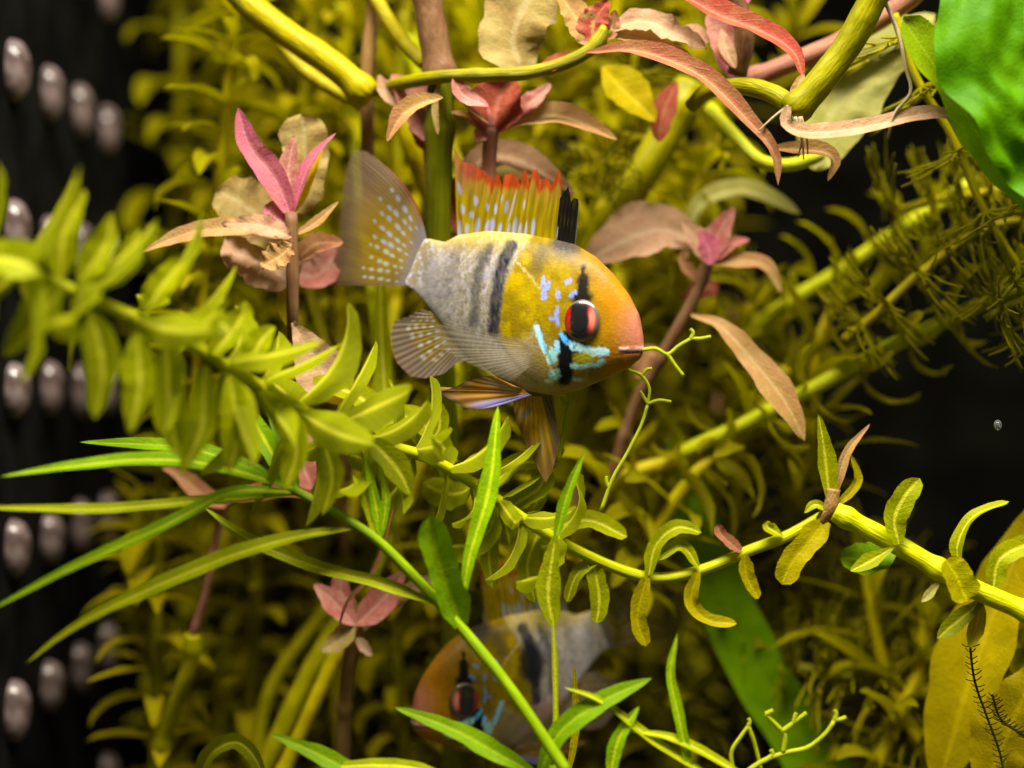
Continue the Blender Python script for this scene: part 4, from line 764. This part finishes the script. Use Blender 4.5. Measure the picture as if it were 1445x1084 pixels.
# ------------------------------------------------------------------ leafy stems behind
stem_plant('tall feathery stem beside the black panel, left of the magenta shoot', [(270, 640, 30), (285, 420, 30), (305, 280, 30), (322, 130, 30), (335, -30, 30), (345, -120, 30)], 9, 30, 'yg', 's_yel', 108, 4, 50, 82, wr=.28)
stem_plant('dim tall leafy stem at the foot of the black panel', [(215, 1240, 36), (222, 1000, 36), (218, 860, 36), (224, 740, 36), (235, 640, 36)], 12, 36, 'olive', 's_olive', 115, 4, 56, 85, wr=.28)
stem_plant('short leafy stem behind the blurred trailing one near the black panel', [(190, 900, 50), (200, 780, 50), (190, 700, 50)], 10, 50, 'olive', 's_olive', 85, 5, 40, 82)
bgs = [
 ('glowing lime stem curving up under the straight lime one', [(880, 830, 26), (930, 740, 25), (985, 665, 25), (1060, 600, 26), (1110, 520, 28)], 'yg'),
 ('lime shoot with hooked leaves between the drooping brown leaf and the golden slanting stem', [(1120, 700, 30), (1150, 600, 28), (1150, 500, 28), (1180, 420, 30)], 'yg'),
 ('yellow leafy shoot just under the chin of the clear fish', [(800, 790, 24), (860, 690, 24), (930, 655, 25), (1020, 640, 27)], 'yg'),
 ('pale leafy shoot above the pink rosette ahead of the fish', [(960, 420, 34), (960, 330, 32), (985, 260, 32), (1010, 190, 34)], 'yg'),
 ('leafy stem rising behind the fat slanting yellow stem', [(400, 520, 48), (410, 300, 46), (430, 120, 45), (440, -60, 44)], 'olive'),
 ('leafy stem between the magenta shoot and the spotted tail', [(470, 640, 52), (480, 420, 50), (470, 220, 50), (490, 30, 50), (490, -60, 50)], 'yg'),
 ('leafy stem directly behind the spotted tail', [(560, 760, 50), (550, 560, 46), (545, 400, 46), (560, 230, 48), (570, 20, 50)], 'olive'),
 ('leafy stem behind the red rosette', [(690, 520, 62), (680, 300, 60), (670, 130, 58), (660, -60, 58)], 'yg'),
 ('leafy stem behind the sprawling red and tan leaves', [(780, 420, 55), (770, 250, 55), (790, 90, 52), (780, -60, 52)], 'olive'),
 ('leafy stem behind the black dorsal spines', [(860, 500, 60), (870, 330, 58), (850, 150, 55), (880, -60, 55)], 'yg'),
 ('bushy stem ahead of the fish behind the pink rosette', [(960, 820, 55), (940, 620, 52), (980, 480, 50), (950, 260, 50), (980, 60, 52), (960, -60, 52)], 'olive'),
 ('lime bushy stem beside the brown drooping leaf', [(1010, 900, 40), (1040, 700, 38), (1030, 560, 38), (1045, 480, 38), (1060, 430, 38)], 'yg'),
 ('leafy stem behind the brown drooping leaf', [(1130, 860, 52), (1110, 700, 48), (1120, 560, 46), (1080, 420, 46)], 'olive'),
 ('bushy stem beneath the clear fish', [(640, 900, 42), (650, 740, 38), (640, 620, 36), (620, 520, 36)], 'olive'),
 ('lime leafy stem leaning up behind the pointed fin of the clear fish', [(860, 900, 36), (850, 760, 34), (870, 660, 32), (930, 600, 30)], 'yg'),
 ('tangled leafy stem low under the lime stem joint', [(900, 1180, 45), (960, 1000, 42), (1080, 900, 40), (1160, 800, 40)], 'olive'),
 ('bright leafy stem leaning across the low needle-leaved plants', [(1345, 1170, 22), (1295, 1050, 24), (1245, 930, 26), (1215, 770, 28)], 'yg'),
 ('golden leafy stem leaning beside the yellowing leaf', [(1190, 1170, 22), (1260, 1030, 24), (1300, 930, 26), (1310, 850, 28)], 'yg'),
 ('leafy stem lying low towards the yellowing leaf', [(1000, 1160, 34), (1120, 1060, 34), (1240, 1000, 34), (1360, 920, 36)], 'olive'),
 ('dim leafy stem between the slanting stems and the dim fish', [(560, 1200, 45), (570, 1040, 42), (560, 900, 42), (590, 780, 42)], 'olive'),
 ('dim leafy stem behind the long narrow leaves', [(330, 1200, 55), (350, 1000, 52), (360, 820, 52), (340, 640, 52)], 'olive'),
 ('leafy stem at the top behind the pale broad leaf', [(1090, 130, 60), (1110, 80, 55), (1120, 20, 50), (1100, -80, 50)], 'olive'),
 ('leafy stem behind the yellowing leaf in the lower corner', [(1420, 1200, 40), (1400, 1040, 40), (1380, 900, 42), (1300, 800, 44)], 'olive'),
 ('leafy stem in the murk above the yellowing leaf', [(1230, 1180, 60), (1240, 1000, 58), (1210, 860, 56), (1220, 760, 56)], 'olive'),
 ('bushy stem behind the dim fish', [(760, 1200, 55), (800, 1020, 52), (860, 880, 50), (840, 760, 50)], 'olive'),
 ('arching leafy stem behind the low strap tuft', [(680, 1200, 60), (660, 1040, 58), (700, 900, 56), (720, 780, 55)], 'olive'),
]
for i, (lb, pts, mk) in enumerate(bgs):
    q = i % 5
    stem_plant(lb, pts, (11, 9, 12, 8, 10)[q], 50, mk, 's_yel' if mk == 'yg' else 's_olive', (118, 165, 125, 150, 105)[q], (4, 3, 4, 4, 3)[q], (54, 62, 60, 50, 46)[q], (84, 62, 90, 72, 78)[q], wr=(.28, .13, .32, .16, .24)[q], curl=((.4, 2.0), (.1, 1.0), (.3, 1.5), (.6, 2.4), (.8, 2.8))[q])
far = [(260, 100), (380, 108), (500, 100), (620, 112), (730, 105), (840, 110), (930, 100), (960, 112), (300, 85), (450, 84), (580, 82), (690, 84)]
names = ['slanting yellow stems', 'magenta shoot', 'spotted tail', 'thick brown upright stem', 'dorsal fin', 'black dorsal spines', 'pink rosette', 'brown drooping leaf', 'long narrow leaves', 'pale pink shoot', 'dim fish', 'lime stem joint']
for (x, d), nm in zip(far, names):
    x1 = x+random.uniform(-70, 70)
    stem_plant('shadowy leafy stem far back in the thicket behind the '+nm, [(x, 1110, d), (x+random.uniform(-70, 70), 800, d+random.uniform(-8, 8)), (x1, 450, d+random.uniform(-8, 8)), (x1+random.uniform(-60, 60), 100, d), (x1, -160, d)], 12, d, random.choice(['olive', 'olive', 'yg']), 's_olive', random.choice([130, 150, 170]), 4, random.choice([70, 85]), 80, wr=.26, curl=(.4, 2.4))

for i in range(16):                                         # thin bare stems criss-crossing behind
    x = random.uniform(480, 950); d = random.uniform(32, 75); dx = random.uniform(-170, 150); y0 = random.uniform(500, 1150)
    mk, jn, rad_ = random.choice(['s_yel', 's_olive', 's_lime', 's_tan']), random.choice([0, 4]), random.choice([5, 10])
    lb = '%s %s %s stem slanting through the blurred thicket' % ('thin' if rad_ == 5 else 'thicker', 'jointed' if jn else 'smooth', {'s_yel': 'yellow', 's_olive': 'olive', 's_lime': 'lime', 's_tan': 'tan'}[mk])
    t_ = thing('water_stem', lb, 'stem', P(x, y0, d), 'thin stems in the thicket')
    stem(t_, [(x, y0, d), (x+dx*.3+random.uniform(-30, 30), y0-170, d), (x+dx*.65, y0-330, d+6), (x+dx, y0-520, d+8)], rad_, M[mk], d, nodes=jn, name='stalk')
# dark algae threads and a bubble
al = thing('algae_tuft', 'wispy dark algae threads above the black dorsal spines', 'algae', P(850, 240, 20)); al['kind'] = 'stuff'
for (cx, cy, d, n_) in ((850, 225, 18, 26),):
    v, f, uv = [], [], []
    for i in range(n_):
        a = random.uniform(0, 6.28); p = np.array([cx+random.uniform(-35, 45), cy+random.uniform(-25, 30)]); pts = []
        for k in range(6):
            pts.append((p[0], p[1], d+random.uniform(-1, 1))); a += random.uniform(-.6, .6); p = p+10*np.array([math.cos(a), math.sin(a)])
        tv, tf, tu = tube(spline(path(pts), 12), .9*PX, 4); o_ = len(v); v += list(tv); uv += tu; f += [tuple(x+o_ for x in g) for g in tf]
    part('threads', v, f, M['algae'], al, uv, kind='stuff')
ab = thing('algae_strand', 'dark bristly algae strand over the yellowing leaf', 'algae', P(1385, 905, -2))
for pts in ([(1368, 905), (1375, 960), (1392, 1010), (1410, 1060), (1418, 1100)], [(1400, 980), (1412, 1015), (1440, 1035), (1460, 1050)]):
    stem(ab, pts, 1.8, M['algae'], -2, name='thread', ns=5); c = spline(path(pts, -2), 26); v, f, uv = [], [], []
    for i in range(1, 25):
        for s_ in (-1, 1):
            e = c[i]+np.array([s_*random.uniform(6, 13), random.uniform(-4, 4), random.uniform(2, 8)])*PX; tv, tf, tu = tube([c[i], (c[i]+e)/2+np.array([0, 0, -1])*PX, e], .8*PX, 4); o_ = len(v); v += list(tv); uv += tu; f += [tuple(x+o_ for x in g) for g in tf]
    part('bristles', v, f, M['algae'], ab, uv, kind='stuff')
gm, nt, b, out = base_mat('bubble_skin'); b.inputs['Base Color'].default_value = (.7, .74, .8, 1); b.inputs['Roughness'].default_value = .05; b.inputs['Transmission Weight'].default_value = .9; b.inputs['IOR'].default_value = 1.2
def bubble(label, px, py, d, r):
    v = []; A, B = 12, 16
    for i in range(A+1):
        for j in range(B):
            a, q = math.pi*i/A, 2*math.pi*j/B; v.append(P(px, py, d)+r*PX*np.array([math.sin(a)*math.cos(q)*.85, math.sin(a)*math.sin(q), 1.15*math.cos(a)]))
    t_ = part('bubble', v, grid_faces(A+1, B, True), gm, None); t_['label'] = label; t_['category'] = 'bubble'
bubble('tiny silvery bubble floating alone in the dark gap', 1408, 600, -2, 6.5)
bubble('tiny bubble clinging beneath the thick lime stem', 1317, 826, -4, 4)
